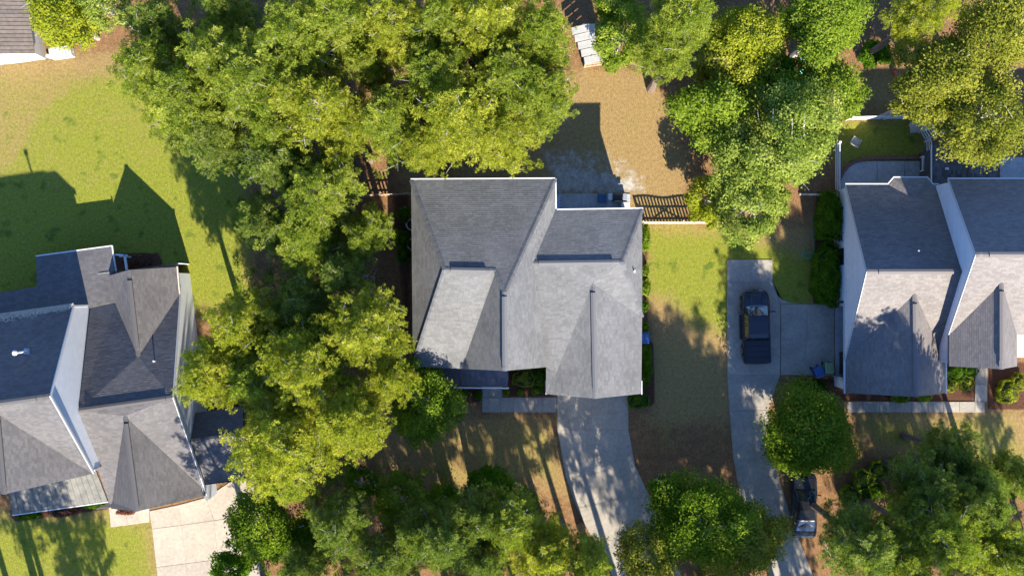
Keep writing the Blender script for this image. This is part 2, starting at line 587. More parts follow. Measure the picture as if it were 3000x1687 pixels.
def roof(parent, V, faces, mat, cap_edges=(), capmat='cap_grey', vents=(), expo=0.143, seed=0, thick=0.2):
    """V: named vertices, faces: lists of names.  Makes roof > shingles, ridge_cap, ridge_vent"""
    m = MB()
    edges = {}
    for f in faces:
        pts = [V[k] for k in f]
        n = (pts[1] - pts[0]).cross(pts[2] - pts[0])
        a2 = sum(pts[i].x * pts[(i + 1) % len(pts)].y - pts[(i + 1) % len(pts)].x * pts[i].y for i in range(len(pts)))
        if a2 < 0:
            f = f[::-1]
            pts = pts[::-1]
        for tri in tessellate_polygon([pts]):
            m.poly([pts[i] - Vector((0, 0, 0.025)) for i in tri])
            m.poly([pts[i] - Vector((0, 0, thick)) for i in reversed(tri)])
        for i in range(len(f)):
            a, b = f[i], f[(i + 1) % len(f)]
            if (b, a) in edges:
                edges.pop((b, a))
            else:
                edges[(a, b)] = 1
    for (a, b) in edges:
        pa, pb = V[a], V[b]
        m.poly([pa - Vector((0, 0, thick)), pb - Vector((0, 0, thick)), pb - Vector((0, 0, .02)), pa - Vector((0, 0, .02))])
    ro = m.build('roof', MT['trim'] if False else MT['deckboard'], parent)
    ms = MB()
    for i, f in enumerate(faces):
        courses(ms, [V[k] for k in f], expo, 0.30, 0.009, seed + i * 17)
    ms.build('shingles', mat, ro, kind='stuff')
    if cap_edges:
        for ei, (a, b) in enumerate(cap_edges):
            mc = MB()
            pa, pb = V[a], V[b]
            L = (pb - pa).length
            n = max(1, int(L / 0.2))
            dr = (pb - pa) / L
            side = dr.cross(Vector((0, 0, 1))).normalized()
            up = side.cross(dr).normalized()
            for k in range(n):
                s0, s1 = L * k / n, L * (k + 1.06) / n
                l0, l1 = 0.022, 0.032
                c0, c1 = pa + dr * s0 + up * l0, pa + dr * s1 + up * l1
                w = 0.15
                t = hsh(k, ei, seed)
                dn = up * (-0.055) if abs(dr.z) < 0.1 else up * (-0.035)
                for sg in (1, -1):
                    q = [c0, c1, c1 + side * w * sg + dn, c0 + side * w * sg + dn]
                    mc.poly(q if sg < 0 else q[::-1], t)
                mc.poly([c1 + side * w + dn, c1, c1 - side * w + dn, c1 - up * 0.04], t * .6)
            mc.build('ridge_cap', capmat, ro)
    for (a, b, f0, f1) in vents:
        pa, pb = V[a].lerp(V[b], f0), V[a].lerp(V[b], f1)
        dr = (pb - pa).normalized()
        side = dr.cross(Vector((0, 0, 1))).normalized()
        mv = MB()
        z = Vector((0, 0, 1))
        prof = [side * -0.16 + z * -0.02, side * -0.16 + z * 0.055, z * 0.12, side * 0.16 + z * 0.055, side * 0.16 + z * -0.02]
        mv.loft([[pa + q for q in prof], [pb + q for q in prof]])
        mv.build('ridge_vent', capmat, ro)
    return ro


def gutter(parent, pts, mat='trim', w=0.085, out=None):
    m = MB()
    for a, b in zip(pts[:-1], pts[1:]):
        a, b = Vector(a), Vector(b)
        c = (a + b) / 2
        d = b - a
        ang = math.atan2(d.y, d.x)
        m.box((c.x, c.y, c.z - 0.045), (d.length + w, w, 0.10), rz=ang)
    return m.build('gutter', mat, parent)


def wall(parent, poly, mat='siding', flip=False, expo=0.13, name='wall'):
    m = MB()
    pts = [Vector(p) for p in poly]
    for tri in tessellate_polygon([pts]):
        m.poly([pts[i] for i in tri], 0.2)
    courses(m, pts, expo, None, 0.014, 3, flip)
    return m.build(name, mat, parent)


def window(parent, c, w, h, rz, frame='trim', grid=True):
    """window in a wall whose outward normal is +x rotated by rz"""
    fr = MB()
    ax = Vector((math.cos(rz), math.sin(rz), 0))
    sd = Vector((-math.sin(rz), math.cos(rz), 0))
    c = Vector(c)
    t = 0.07
    for s in (-1, 1):
        fr.box(c + sd * s * (w / 2), (0.09, t, h + t), rz)
        fr.box(c + Vector((0, 0, s * h / 2)), (0.09, w + t, t), rz)
    if grid:
        fr.box(c + ax * -0.01, (0.06, w, 0.04), rz)
    o = fr.build('window', frame, parent)
    g = MB()
    g.box(c - ax * 0.02, (0.03, w - 0.04, h - 0.04), rz)
    g.build('pane', 'glass', o)
    return o


def vent_pipe(parent, p, h=0.45, r=0.05):
    o = part('vent_pipe', 'pvc', parent, lambda m: m.tube([Vector(p) - Vector((0, 0, .2)), Vector(p) + Vector((0, 0, h))], r, 8))
    part('flashing', 'lead', o, lambda m: m.box(Vector(p) + Vector((0, 0, 0.0)), (0.28, 0.28, 0.05)))
    return o


# ------------------------------------------------------------------ ground
def build_ground():
    xs = np.concatenate([[-420, -260, -160, -110, -80, -60, -50], np.arange(-44, 44.01, 0.35), [50, 60, 80, 110, 160, 260, 420]])
    ys = np.concatenate([[-420, -260, -160, -110, -80, -60, -45, -35, -30], np.arange(-25, 25.01, 0.35), [30, 40, 60, 90, 150, 260, 420]])
    X, Y = np.meshgrid(xs, ys)
    px = X / (CAM_H / FPX) + 1500
    py = 843.5 - Y / (CAM_H / FPX)

    def zone(polys, soft):
        w = np.zeros_like(px)
        for pl, amp in polys:
            pl = np.array(pl, float)
            inside = np.zeros(px.shape, bool)
            dist = np.full(px.shape, 1e9)
            n = len(pl)
            for i in range(n):
                (x1, y1), (x2, y2) = pl[i], pl[(i + 1) % n]
                cond = (y1 > py) != (y2 > py)
                with np.errstate(divide='ignore', invalid='ignore'):
                    xi = (x2 - x1) * (py - y1) / (y2 - y1 + 1e-9) + x1
                inside ^= cond & (px < xi)
                t = np.clip(((px - x1) * (x2 - x1) + (py - y1) * (y2 - y1)) / ((x2 - x1) ** 2 + (y2 - y1) ** 2), 0, 1)
                dist = np.minimum(dist, np.hypot(px - x1 - t * (x2 - x1), py - y1 - t * (y2 - y1)))
            sd = np.where(inside, dist, -dist)
            w = np.maximum(w, amp * np.clip(0.5 + sd / (2 * soft), 0, 1))
        return w
    green = zone([
        ([(200, 230), (420, 190), (560, 360), (640, 600), (660, 900), (480, 900), (-200, 1000), (-200, 560), (20, 470), (90, 330)], 0.82),
        ([(-200, 200), (430, 180), (560, 360), (640, 600), (-200, 700)], 0.45),
        ([(-200, 560), (300, 500), (560, 380), (720, 480), (740, 900), (-200, 1000)], 0.97),
        ([(1890, 665), (2120, 665), (2400, 760), (2400, 890), (2120, 980), (2040, 960), (1960, 880), (1890, 860)], 0.93),
        ([(2270, 760), (2400, 720), (2410, 890), (2320, 890)], 0.9),
        ([(-200, 1500), (330, 1500), (445, 1530), (462, 1760), (-200, 1760)], 0.85),
        ([(2448, 352), (2712, 350), (2706, 470), (2452, 470)], 1.0),
        ([(2500, 1212), (2960, 1212), (3060, 1400), (2700, 1350), (2560, 1320)], 0.55),
        ([(1150, 1250), (1630, 1215), (1650, 1420), (1300, 1450)], 0.38),
        ([(1880, 980), (2120, 980), (2150, 1300), (1900, 1400)], 0.25),
        ([(1640, 320), (1900, 300), (1880, 500), (1650, 480)], 0.25),
    ], 45)
    dry = zone([
        ([(-300, 180), (420, 150), (700, 400), (740, 900), (400, 1000), (-300, 1100)], 1.0),
        ([(1180, 480), (1560, 300), (1700, 200), (1900, 200), (2020, 450), (2000, 650), (1600, 620), (1190, 620)], 1.0),
        ([(1880, 640), (2420, 640), (2420, 900), (2150, 1000), (2170, 1250), (1900, 1250)], 0.8),
        ([(1080, 1190), (1640, 1190), (1700, 1480), (1200, 1470), (1060, 1350)], 0.62),
        ([(2480, 1200), (3100, 1200), (3100, 1420), (2560, 1350)], 0.9),
        ([(2490, 200), (2700, 180), (2720, 345), (2480, 350)], 0.7),
        ([(-200, 1490), (470, 1500), (480, 1800), (-200, 1800)], 1.0),
    ], 50)
    sand = zone([
        ([(1620, 480), (1740, 500), (1850, 525), (1880, 560), (1800, 570), (1620, 565)], 0.95),
        ([(1560, 420), (1800, 430), (1900, 500), (1900, 560), (1600, 560)], 0.5),
        ([(1840, 540), (1890, 545), (1895, 565), (1850, 560)], 0.9),
        ([(20, 215), (60, 210), (60, 240), (20, 245)], 0.45),
    ], 26)
    mulch = zone([
        ([(1240, 1130), (1410, 1130), (1410, 1180), (1240, 1175)], 1.0),
        ([(1474, 1080), (1600, 1080), (1628, 1160), (1474, 1160)], 1.0),
        ([(1878, 1000), (1915, 1000), (1920, 1190), (1845, 1195), (1845, 1160), (1878, 1155)], 0.9),
        ([(2390, 560), (2470, 560), (2450, 895), (2380, 890)], 0.9),
        ([(2330, 1110), (2480, 1110), (2480, 1170), (2330, 1165)], 1.0),
        ([(2760, 1060), (2856, 1060), (2856, 1172), (2760, 1172)], 1.0),
        ([(2892, 1060), (3100, 1060), (3100, 1200), (2892, 1200)], 0.9),
        ([(2470, 1150), (2860, 1150), (2860, 1176), (2470, 1176)], 0.9),
        ([(20, 1490), (320, 1440), (330, 1490), (40, 1530)], 0.9),
        ([(1140, 560), (1210, 560), (1210, 1060), (1190, 1060)], 0.6),
        ([(1878, 655), (1905, 655), (1905, 1000), (1878, 1000)], 0.6),
        ([(300, 740), (470, 740), (480, 785), (330, 800)], 0.9),
    ], 12)
    ny, nx = X.shape
    rng = np.random.default_rng(3)
    Z = np.zeros_like(X)
    verts = np.stack([X, Y, Z], -1).reshape(-1, 3)
    idx = np.arange(nx * ny).reshape(ny, nx)
    fc = np.stack([idx[:-1, :-1], idx[:-1, 1:], idx[1:, 1:], idx[1:, :-1]], -1).reshape(-1, 4)
    me = bpy.data.meshes.new('ground')
    me.vertices.add(len(verts))
    me.vertices.foreach_set('co', verts.astype(np.float32).ravel())
    me.loops.add(fc.size)
    me.loops.foreach_set('vertex_index', fc.astype(np.int32).ravel())
    me.polygons.add(len(fc))
    me.polygons.foreach_set('loop_start', np.arange(0, fc.size, 4, dtype=np.int32))
    for nme, a in (('green', green), ('dry', dry), ('sand', sand), ('mulch', mulch)):
        at = me.attributes.new(nme, 'FLOAT', 'POINT')
        at.data.foreach_set('value', a.astype(np.float32).ravel())
    me.materials.append(MT['ground'])
    me.update(calc_edges=True)
    o = bpy.data.objects.new('ground', me)
    COL.objects.link(o)
    tag(o, kind='structure')


build_ground()


def slab_row_sheet(name, rows, mat, z=0.06, gap=0.012):
    """rows: list of rows of photo pixels; slabs fill the quads between neighbouring points"""
    root = bpy.data.objects.new(name, None)
    COL.objects.link(root)
    c = P(*rows[0][0])
    root.location = (c.x, c.y, 0)
    tag(root, kind='structure')
    base = MB()
    for a, b in zip(rows[:-1], rows[1:]):
        for i in range(len(a) - 1):
            q = [P(*a[i]), P(*b[i]), P(*b[i + 1]), P(*a[i + 1])]
            ar = sum(q[k].x * q[(k + 1) % 4].y - q[(k + 1) % 4].x * q[k].y for k in range(4))
            if ar < 0:
                q = q[::-1]
            cen = sum(q, Vector()) / 4
            q2 = [p + (cen - p).normalized() * gap * 1.4 + Vector((0, 0, z)) for p in q]
            m = MB()
            m.prism(q2, z + 0.04, hsh(i, a[0][1], b[0][0]), bevel=0.008)
            m.build('slab', mat, root)
            base.prism([p + Vector((0, 0, z * 0.55)) for p in q], 0.05)
    base.build('joint_bed', MT['bark_grey'], root)
    return root


def lerp_rows(rows, cuts):
    """insert extra columns at the given fractions of each left-right row"""
    out = []
    for r in rows:
        l, rr = Vector((*r[0], 0)), Vector((*r[-1], 0))
        out.append([tuple(l.lerp(rr, f)[:2]) for f in cuts])
    return out


# grey concrete drive in front of the middle house
drive = [[(1631, 1150), (1734, 1150), (1840, 1150)], [(1633, 1260), (1737, 1260), (1841, 1258)],
         [(1641, 1335), (1744, 1330), (1850, 1318)], [(1658, 1398), (1757, 1382), (1860, 1362)],
         [(1690, 1487), (1792, 1465), (1902, 1452)], [(1742, 1590), (1848, 1570), (1940, 1545)],
         [(1785, 1665), (1890, 1650), (1975, 1640)], [(1820, 1760), (1930, 1750), (2020, 1740)]]
drive_o = slab_row_sheet('driveway', [drive[i] for i in (0, 1, 3, 4, 5, 6, 7)], 'conc')
# right neighbour's drive: parking pad, apron to the garage, run to the street
d1 = [[(2130, 761), (2262, 761)], [(2130, 826), (2263, 826)], [(2130, 890), (2285, 890)],
      [(2130, 992), (2285, 992)], [(2131, 1098), (2285, 1098)], [(2137, 1205), (2250, 1200)], [(2149, 1345), (2268, 1335)],
      [(2168, 1450), (2290, 1430)], [(2205, 1560), (2325, 1540)], [(2260, 1700), (2380, 1680)], [(2300, 1800), (2420, 1780)]]
d1 = lerp_rows(d1, (0, 1))
right_drive = slab_row_sheet('driveway', d1, 'conc')
fillet = MB()
q = [P(2263, 826), P(2267, 846), P(2276, 864), P(2290, 877), P(2312, 886), P(2340, 889.5), P(2286, 889.5)]
fillet.prism([p + Vector((0, 0, 0.06)) for p in q[::-1]], 0.1)
fillet.build('slab', 'conc', right_drive)
apron = slab_row_sheet('driveway_apron', [[(2287, 891), (2364, 891), (2444, 893)], [(2287, 992), (2364, 993), (2444, 995)],
                                          [(2287, 1098), (2353, 1098), (2444, 1101)]], 'conc')
# left neighbour's cream drive
slab_row_sheet('driveway', [[(438, 1496), (525, 1478), (606, 1456), (690, 1400), (772, 1398)],
                            [(446, 1548), (533, 1537), (628, 1523), (700, 1512), (772, 1500)],
                            [(459, 1660), (546, 1649), (640, 1637), (712, 1628), (760, 1610)],
                            [(472, 1770), (560, 1760), (655, 1748), (725, 1740), (765, 1730)]], 'conc_light')
slab_row_sheet('front_path', [[(318, 1470), (366, 1463), (437, 1452)], [(325, 1543), (374, 1537), (438, 1528)]], 'conc_light')
# paths
slab_row_sheet('front_path', [[(1413, 1118), (1472, 1118)], [(1413, 1163), (1472, 1163)]], 'conc', z=0.07)
slab_row_sheet('front_path', [[(1413, 1164), (1464, 1164), (1505, 1164), (1547, 1164), (1589, 1164), (1630, 1164)],
                              [(1413, 1207), (1464, 1207), (1505, 1207), (1547, 1207), (1589, 1207), (1630, 1207)]], 'conc', z=0.07)
xs_ = [2480, 2528, 2575, 2623, 2670, 2718, 2763, 2810, 2855, 2884]
slab_row_sheet('front_path', [[(x, 1176) for x in xs_], [(x, 1207) for x in xs_]], 'conc', z=0.07)
slab_row_sheet('front_path', [[(2856, 1076), (2892, 1076)], [(2856, 1125), (2892, 1125)], [(2855, 1175), (2890, 1175)]], 'conc', z=0.07)
# patios
slab_row_sheet('patio', [[(1630, 568), (1704, 568), (1776, 568), (1846, 568)], [(1630, 648), (1704, 648), (1776, 648), (1846, 648)]], 'conc_blue', z=0.08)
slab_row_sheet('patio', [[(2928, 461), (3050, 461)], [(2928, 530), (3050, 530)]], 'conc_blue', z=0.08)


def curved_patio():
    root = bpy.data.objects.new('patio', None)
    c = P(2560, 520)
    root.location = (c.x, c.y, 0)
    COL.objects.link(root)
    tag(root, kind='structure')
    arc = [(2458, 575), (2459, 550), (2464, 527), (2474, 507), (2489, 490), (2508, 478), (2530, 473)]
    m = MB()
    m.prism([P(x, y, 0.08) for x, y in arc + [(2569, 472), (2569, 575)]][::-1], 0.12, 0.6)
    m.build('slab', 'conc_blue', root)
    for x0, x1 in ((2570, 2649), (2650, 2702)):
        m = MB()
        m.prism([P(x, y, 0.08) for x, y in ((x0 + .3, 472), (x1, 472), (x1, 575), (x0 + .3, 575))][::-1], 0.12, hsh(x0))
        m.build('slab', 'conc_blue', root)
    # brick edging round the rim
    path = arc + [(2560, 470.5), (2600, 470), (2650, 469.5), (2698, 469)]
    pts = [P(x, y) for x, y in path]
    out, acc = [], 0.0
    for a, b in zip(pts[:-1], pts[1:]):
        L = (b - a).length
        s = (0.115 - acc) if acc else 0
        while s < L:
            out.append((a + (b - a) * (s / L), math.atan2(b.y - a.y, b.x - a.x)))
            s += 0.115
        acc = L - (s - 0.115)
    me0 = None
    for i, (p, ang) in enumerate(out):
        nrm = Vector((-math.sin(ang), math.cos(ang), 0))
        if me0 is None:
            mm = MB()
            mm.box((0, 0, 0), (0.1, 0.21, 0.12), bev=0.012)
            ob = mm.build('brick', 'brick', None)
            ob.location = (0, 0, 0)
            me0 = ob.data
        else:
            ob = bpy.data.objects.new('brick', me0)
            COL.objects.link(ob)
        ob.parent = root
        ob.location = p + nrm * 0.13 + Vector((0, 0, 0.045 + 0.01 * hsh(i))) - root.location
        ob.rotation_euler = (0, 0, ang + (hsh(i, 4) - .5) * 0.08)


curved_patio()


# ------------------------------------------------------------------ the middle house
def W(*a):
    return Vector(a)


def middle_house():
    h = thing('house', 'grey hip-roofed two-storey house in the middle with patio behind', 'house', (0, 0, 0))
    V = dict(A=P(1205, 527, 5.5), B=P(1626, 524.5, 5.5), nb=P(1627, 616, 5.5), C=P(1881, 612, 5.5),
             e1=P(1881, 930, 5.5), D=P(1879, 1153, 5.5), c1=P(1600, 1154, 5.5), n1=P(1600, 1075, 5.5),
             g0=P(1737, 830, 6.64), g1=P(1744, 1167, 6.64), v1=P(1630, 1092, 5.68), r2a=P(1562, 771, 6.92), r2b=P(1822, 768, 6.92),
             apex=P(1478, 855, 8.46), gf=P(1479, 1086, 8.46), r1a=P(1303, 790, 7.92), r1b=P(1453, 793, 7.92),
             cl=P(1352, 1080, 5.5), sw=P(1210, 1073, 5.5))
    faces = [['A', 'r1a', 'r1b', 'apex', 'B'], ['A', 'sw', 'r1a'], ['sw', 'cl', 'r1b', 'r1a'], ['cl', 'gf', 'apex', 'r1b'],
             ['B', 'apex', 'r2a', 'nb'], ['apex', 'gf', 'n1', 'v1', 'r2a'], ['nb', 'r2a', 'r2b', 'C'], ['C', 'r2b', 'e1'],
             ['r2b', 'r2a', 'g0'], ['r2a', 'v1', 'g0'], ['r2b', 'g0', 'e1'], ['g0', 'g1', 'D', 'e1'], ['g0', 'v1', 'c1', 'g1'], ['v1', 'n1', 'c1']]
    ro = roof(h, V, faces, 'sh_grey', [('A', 'r1a'), ('r1a', 'sw'), ('r1a', 'r1b'), ('r1b', 'apex'), ('B', 'apex'), ('apex', 'gf'),
                                       ('r2a', 'r2b'), ('C', 'r2b'), ('e1', 'r2b'), ('g0', 'g1')], 'cap_grey',
              vents=[('r1a', 'r1b', 0.12, 0.8), ('apex', 'gf', 0.06, 0.93), ('r2a', 'r2b', 0.06, 0.9), ('g0', 'g1', 0.08, 0.92)], seed=1)
    gutter(ro, [V['A'] + W(0, .05, 0), V['B'] + W(.05, .05, 0), V['nb'] + W(.05, .05, 0), V['C'] + W(.03, .05, 0)])
    for (x, y) in ((1600, 1135), (1880, 1135)):
        p = P(x, y, 5.4)
        part('downspout', 'trim', ro, lambda m: m.box((p.x, p.y, p.z), (0.07, 0.9, 0.09)))
    z = 5.3
    fp = [(-6.3, 6.75), (-6.3, -4.85), (2.55, -4.85), (2.55, -6.55), (8.2, -6.55), (8.2, 4.8), (2.5, 4.8), (2.5, 6.75)]
    for i in range(len(fp)):
        a, b = fp[i], fp[(i + 1) % len(fp)]
        wall(h, [W(*a, 0), W(*b, 0), W(*b, z), W(*a, z)], 'siding_grey')
    wall(h, [W(2.6, -6.5, z), W(8.15, -6.5, z), W(5.25, -6.5, 6.2)], 'siding_grey')
    wall(h, [W(-3.1, -4.8, z), W(2.2, -4.8, z), W(-.45, -4.8, 8.2)], 'siding_grey')
    # openings
    gd = part('garage_door', 'trim', h, lambda m: m.box((5.4, -6.58, 1.1), (4.9, 0.08, 2.15)))
    for k in range(4):
        part('panel', 'trim', gd, lambda m: m.box((5.4, -6.63, 0.32 + k * 0.53), (4.8, 0.05, 0.48), bev=0.02))
    dr = boxpart('front_door', 'wood_dark', h, (-1.5, -4.9, 1.1), (0.95, 0.08, 2.1))
    boxpart('door_knob', 'chrome', dr, (-1.15, -4.97, 1.05), (0.06, 0.06, 0.06), bev=0.02)
    for x, y, zz, ang in ((-4.5, -4.88, 4.2, -90), (-.4, -4.88, 4.4, -90), (4.2, -6.58, 4.2, -90), (6.6, -6.58, 4.2, -90),
                          (8.24, 1.5, 1.5, 0), (8.24, -3, 4.1, 0), (-6.34, 2.5, 1.6, 180), (-6.34, -2, 4.1, 180),
                          (-4, 6.79, 1.6, 90), (0, 6.79, 4.1, 90), (5.5, 4.84, 4.1, 90)):
        window(h, (x, y, zz), 1.0, 1.5, RAD(ang))
    sl = boxpart('patio_door', 'trim', h, (4.6, 4.84, 1.1), (1.9, 0.08, 2.1))
    for s in (-.46, .46):
        boxpart('pane', 'glass', sl, (4.6 + s, 4.86, 1.1), (0.8, 0.08, 1.9))
    # plumbing vents
    p = P(1332, 722, 6.68)
    vent_pipe(ro, p - W(0, 0, .12), 0.55)
    vent_pipe(ro, P(1857, 795, 6.05), 0.35)
    # dark standing seam porch roof in front
    pr = part('porch_roof', 'metal_dark', h, lambda m: m.prism([W(-6.1, -6.7, 2.72), W(-.3, -6.75, 2.72), W(-.3, -4.86, 3.35), W(-6.1, -4.86, 3.35)], 0.1))
    n = 16
    for k in range(n):
        x0 = -6.1 + 5.8 * k / n
        x1 = -6.1 + 5.8 * (k + 1) / n
        m = MB()
        m.prism([W(x0 + .01, -6.74, 2.76), W(x1 - .01, -6.74, 2.76), W(x1 - .01, -4.87, 3.39), W(x0 + .01, -4.87, 3.39)], 0.03, hsh(k))
        m.prism([W(x0 - .012, -6.74, 2.80), W(x0 + .012, -6.74, 2.80), W(x0 + .012, -4.87, 3.43), W(x0 - .012, -4.87, 3.43)], 0.05, hsh(k))
        m.build('metal_panel', 'metal_dark', pr)
    gutter(pr, [W(-6.1, -6.82, 2.78), W(-.25, -6.87, 2.78)], w=.09)
    for x in (-6.0, -4.1, -2.2, -.4):
        part('porch_post', 'trim', h, lambda m: m.box((x, -6.6, 1.35), (0.15, 0.15, 2.6)))
    boxpart('porch_floor', 'conc', h, (-3.2, -5.75, 0.08), (5.9, 1.7, 0.16))
    boxpart('meter_box', 'white_plastic', h, (-.2, -5.25, 1.5), (0.22, 0.40, 0.5), bev=.02)


middle_house()


# ------------------------------------------------------------------ right neighbour
def right_house():
    h = thing('house', 'taupe-shingled house at the right with white gable wall beside its hedges', 'house', (26, 0, 0))
    # lower wing with the garage
    V = dict(a=W(22.88, 7.06, 2.9), b=W(29.0, 7.06, 2.9), ra=W(22.88, 1.05, 6.88), rb=W(29.0, 1.05, 6.88),
             g0=W(26.4, -.37, 5.8), g1=W(26.45, -7.12, 5.8), fl=W(22.85, -4.93, 2.9), fl2=W(22.85, -7.19, 2.9),
             vr=W(29.0, -4.0, 3.5), vr2=W(29.0, -5.0, 3.5), fr=W(29.7, -5.0, 2.9), fr2=W(29.7, -7.19, 2.9))
    ro = roof(h, V, [['a', 'ra', 'rb', 'b'], ['ra', 'fl', 'g0', 'vr', 'rb'], ['g0', 'fl', 'fl2', 'g1'], ['g0', 'g1', 'fr2', 'fr', 'vr2', 'vr']],
              'sh_right', [('ra', 'rb'), ('g0', 'g1')], 'cap_right', vents=[('ra', 'rb', 0.12, 0.97), ('g0', 'g1', .1, .95)], seed=41)
    # bay bump on the rear eave
    Vb = dict(p=W(25.8, 7.0, 2.93), q=W(26.2, 7.5, 2.93), r=W(28.4, 7.5, 2.93), s=W(28.8, 7.0, 2.93), t=W(27.3, 6.05, 3.60))
    roof(h, Vb, [['p', 'q', 't'], ['q', 'r', 't'], ['r', 's', 't']], 'sh_right', seed=51, thick=.15)
    gutter(ro, [W(22.88, 7.12, 2.9), W(25.75, 7.12, 2.9), W(26.15, 7.58, 2.93), W(28.45, 7.58, 2.93), W(28.85, 7.12, 2.9), W(29.2, 7.12, 2.9)])
    gutter(ro, [W(22.8, -5.0, 2.88), W(22.8, -7.19, 2.88)], w=.09)
    gutter(ro, [W(29.76, -5.0, 2.88), W(29.76, -7.19, 2.88)], w=.09)
    # tall part
    T = dict(a=W(28.77, 7.15, 5.5), b=W(42, 7.15, 5.5), ra=W(28.77, 2.07, 9.29), rb=W(42, 2.07, 9.29),
             e=W(42, -3.09, 5.5), fl=W(28.77, -3.09, 5.5), t0=W(31.0, .33, 8.0), t1=W(31.0, -5.13, 8.0),
             fl2=W(28.77, -5.15, 5.5), fr=W(33.25, -3.09, 5.5), fr2=W(33.25, -5.15, 5.5))
    r2 = roof(h, T, [['a', 'ra', 'rb', 'b'], ['ra', 'fl', 't0', 'fr', 'e', 'rb'], ['t0', 'fl', 'fl2', 't1'], ['t0', 't1', 'fr2', 'fr']],
              'sh_right', [('ra', 'rb'), ('t0', 't1')], 'cap_right', vents=[('ra', 'rb', .06, .95), ('t0', 't1', .1, .9)], seed=61)
    gutter(r2, [T['a'] + W(0, .06, 0), T['b'] + W(0, .06, 0)])
    part('bargeboard', 'trim', r2, lambda m: [m.loft([[p + W(-.03, 0, -.22), p + W(.02, 0, -.22), p + W(.02, 0, -.0), p + W(-.03, 0, 0)] for p in (T['a'], T['ra'], T['fl'])])])
    part('bargeboard', 'trim', ro, lambda m: [m.loft([[p + W(-.03, 0, -.22), p + W(.02, 0, -.22), p + W(.02, 0, 0), p + W(-.03, 0, 0)] for p in (V['a'], V['ra'], V['fl'])])])
    # walls: west gable with the open garage doorway
    x = 23.03
    o0, o1, oh = -1.24, -6.25, 2.15

    def top(y):
        return 2.8 + (6.9 - y) / 5.85 * 3.75 if y > 1.05 else max(2.8, 6.55 - (1.05 - y) / 5.9 * 3.75)
    wall(h, [W(x, 6.9, 0), W(x, o0, 0), W(x, o0, top(o0)), W(x, 1.05, top(1.05)), W(x, 6.9, 2.8)], 'siding', flip=False)
    wall(h, [W(x, o0, oh), W(x, o1, oh), W(x, o1, 2.8), W(x, -4.85, 2.8), W(x, o0, top(o0))], 'siding', flip=False)
    wall(h, [W(x, o1, 0), W(x, -7.0, 0), W(x, -7.0, 2.8), W(x, o1, 2.8)], 'siding')
    part('garage_frame', 'trim', h, lambda m: (m.box((x - .02, o0 + .06, oh / 2), (.14, .14, oh)), m.box((x - .02, o1 - .06, oh / 2), (.14, .14, oh)),
                                               m.box((x - .02, (o0 + o1) / 2, oh + .07), (.14, o0 - o1 + .26, .16))))
    boxpart('garage_floor', 'conc_blue', h, (x + 3.0, (o0 + o1) / 2, .05), (5.9, 6.0, .10))
    boxpart('garage_back_wall', 'siding_grey', h, (28.9, -3.75, 1.4), (.1, 6.2, 2.7))
    boxpart('garage_shelf', 'black_plastic', h, (23.6, -5.3, .9), (.5, 1.5, 1.6), bev=.02)
    for (a, b) in (((23.05, 6.9), (29, 6.9)), ((23.05, -7.0), (29.4, -7.0))):
        wall(h, [W(*a, 0), W(*b, 0), W(*b, 2.75), W(*a, 2.75)], 'siding', flip=(a[1] > 0))
    wall(h, [W(23.1, -6.95, 2.75), W(29.5, -6.95, 2.75), W(26.45, -6.95, 5.5)], 'siding')
    wall(h, [W(29.4, -7.0, 0), W(29.4, -3, 0), W(29.4, -3, 2.75), W(29.4, -7.0, 2.75)], 'siding')
    # tall part walls
    xt = 29.0
    wall(h, [W(xt, 7.0, 2.6), W(xt, -3.0, 2.6), W(xt, -3.0, 5.4), W(xt, 2.07, 9.1), W(xt, 7.0, 5.4)], 'siding', flip=False)
    wall(h, [W(xt, -3.0, 2.6), W(xt, -4.95, 2.6), W(xt, -4.95, 5.4), W(xt, -3.0, 5.4)], 'siding')
    wall(h, [W(xt, -4.95, 0), W(33, -4.95, 0), W(33, -4.95, 5.4), W(31, -4.95, 7.7), W(xt, -4.95, 5.4)], 'siding')
    wall(h, [W(xt, 6.95, 0), W(42, 6.95, 0), W(42, 6.95, 5.4), W(xt, 6.95, 5.4)], 'siding', flip=True)
    wall(h, [W(33, -2.9, 0), W(42, -2.9, 0), W(42, -2.9, 5.4), W(33, -2.9, 5.4)], 'siding')
    wall(h, [W(41.9, 6.9, 0), W(41.9, -2.9, 0), W(41.9, -2.9, 5.4), W(41.9, 2.07, 9.0), W(41.9, 6.9, 5.4)], 'siding', flip=True)
    window(h, (x - .03, P(2468, 699).y, 1.5), .55, 1.0, math.pi)
    sh = window(h, (x - .03, P(2468, 754).y, 1.5), 1.1, 1.1, math.pi, frame='black_plastic')
    for k in range(5):
        boxpart('louvre', 'black_plastic', sh, (x - .06, P(2468, 754).y - .44 + k * .22, 1.5), (.05, .05, 1.0))
    for y in (700, 765, 824, 860):
        p = P(2485, y - 5, 2.6)
        boxpart('soffit_light', 'white_plastic', h, (x - .04, p.y, 2.62), (.06, .08, .08), bev=.01)
    p = P(2467, 884, 1.8)
    boxpart('wall_lamp', 'black_plastic', h, (x - .1, p.y, 1.9), (.16, .16, .28), bev=.03)
    vp = vent_pipe(ro, W(25.95, 4.0 - 3.4 + 0.8, 6.45) + W(.6, 1.0, -.65), .3, .06)
    # charcoal roof over the screened porch behind
    S = dict(a=W(28.9, 9.8, 2.7), b=W(33.4, 9.8, 2.7), c=W(33.4, 7.0, 2.7), d=W(28.9, 7.0, 2.7), r0=W(31.05, 9.8, 3.35), r1=W(31.05, 7.0, 3.35))
    r3 = roof(h, S, [['a', 'r0', 'r1', 'd'], ['b', 'c', 'r1', 'r0']], 'sh_dark', [('r0', 'r1')], 'deckboard', seed=81)
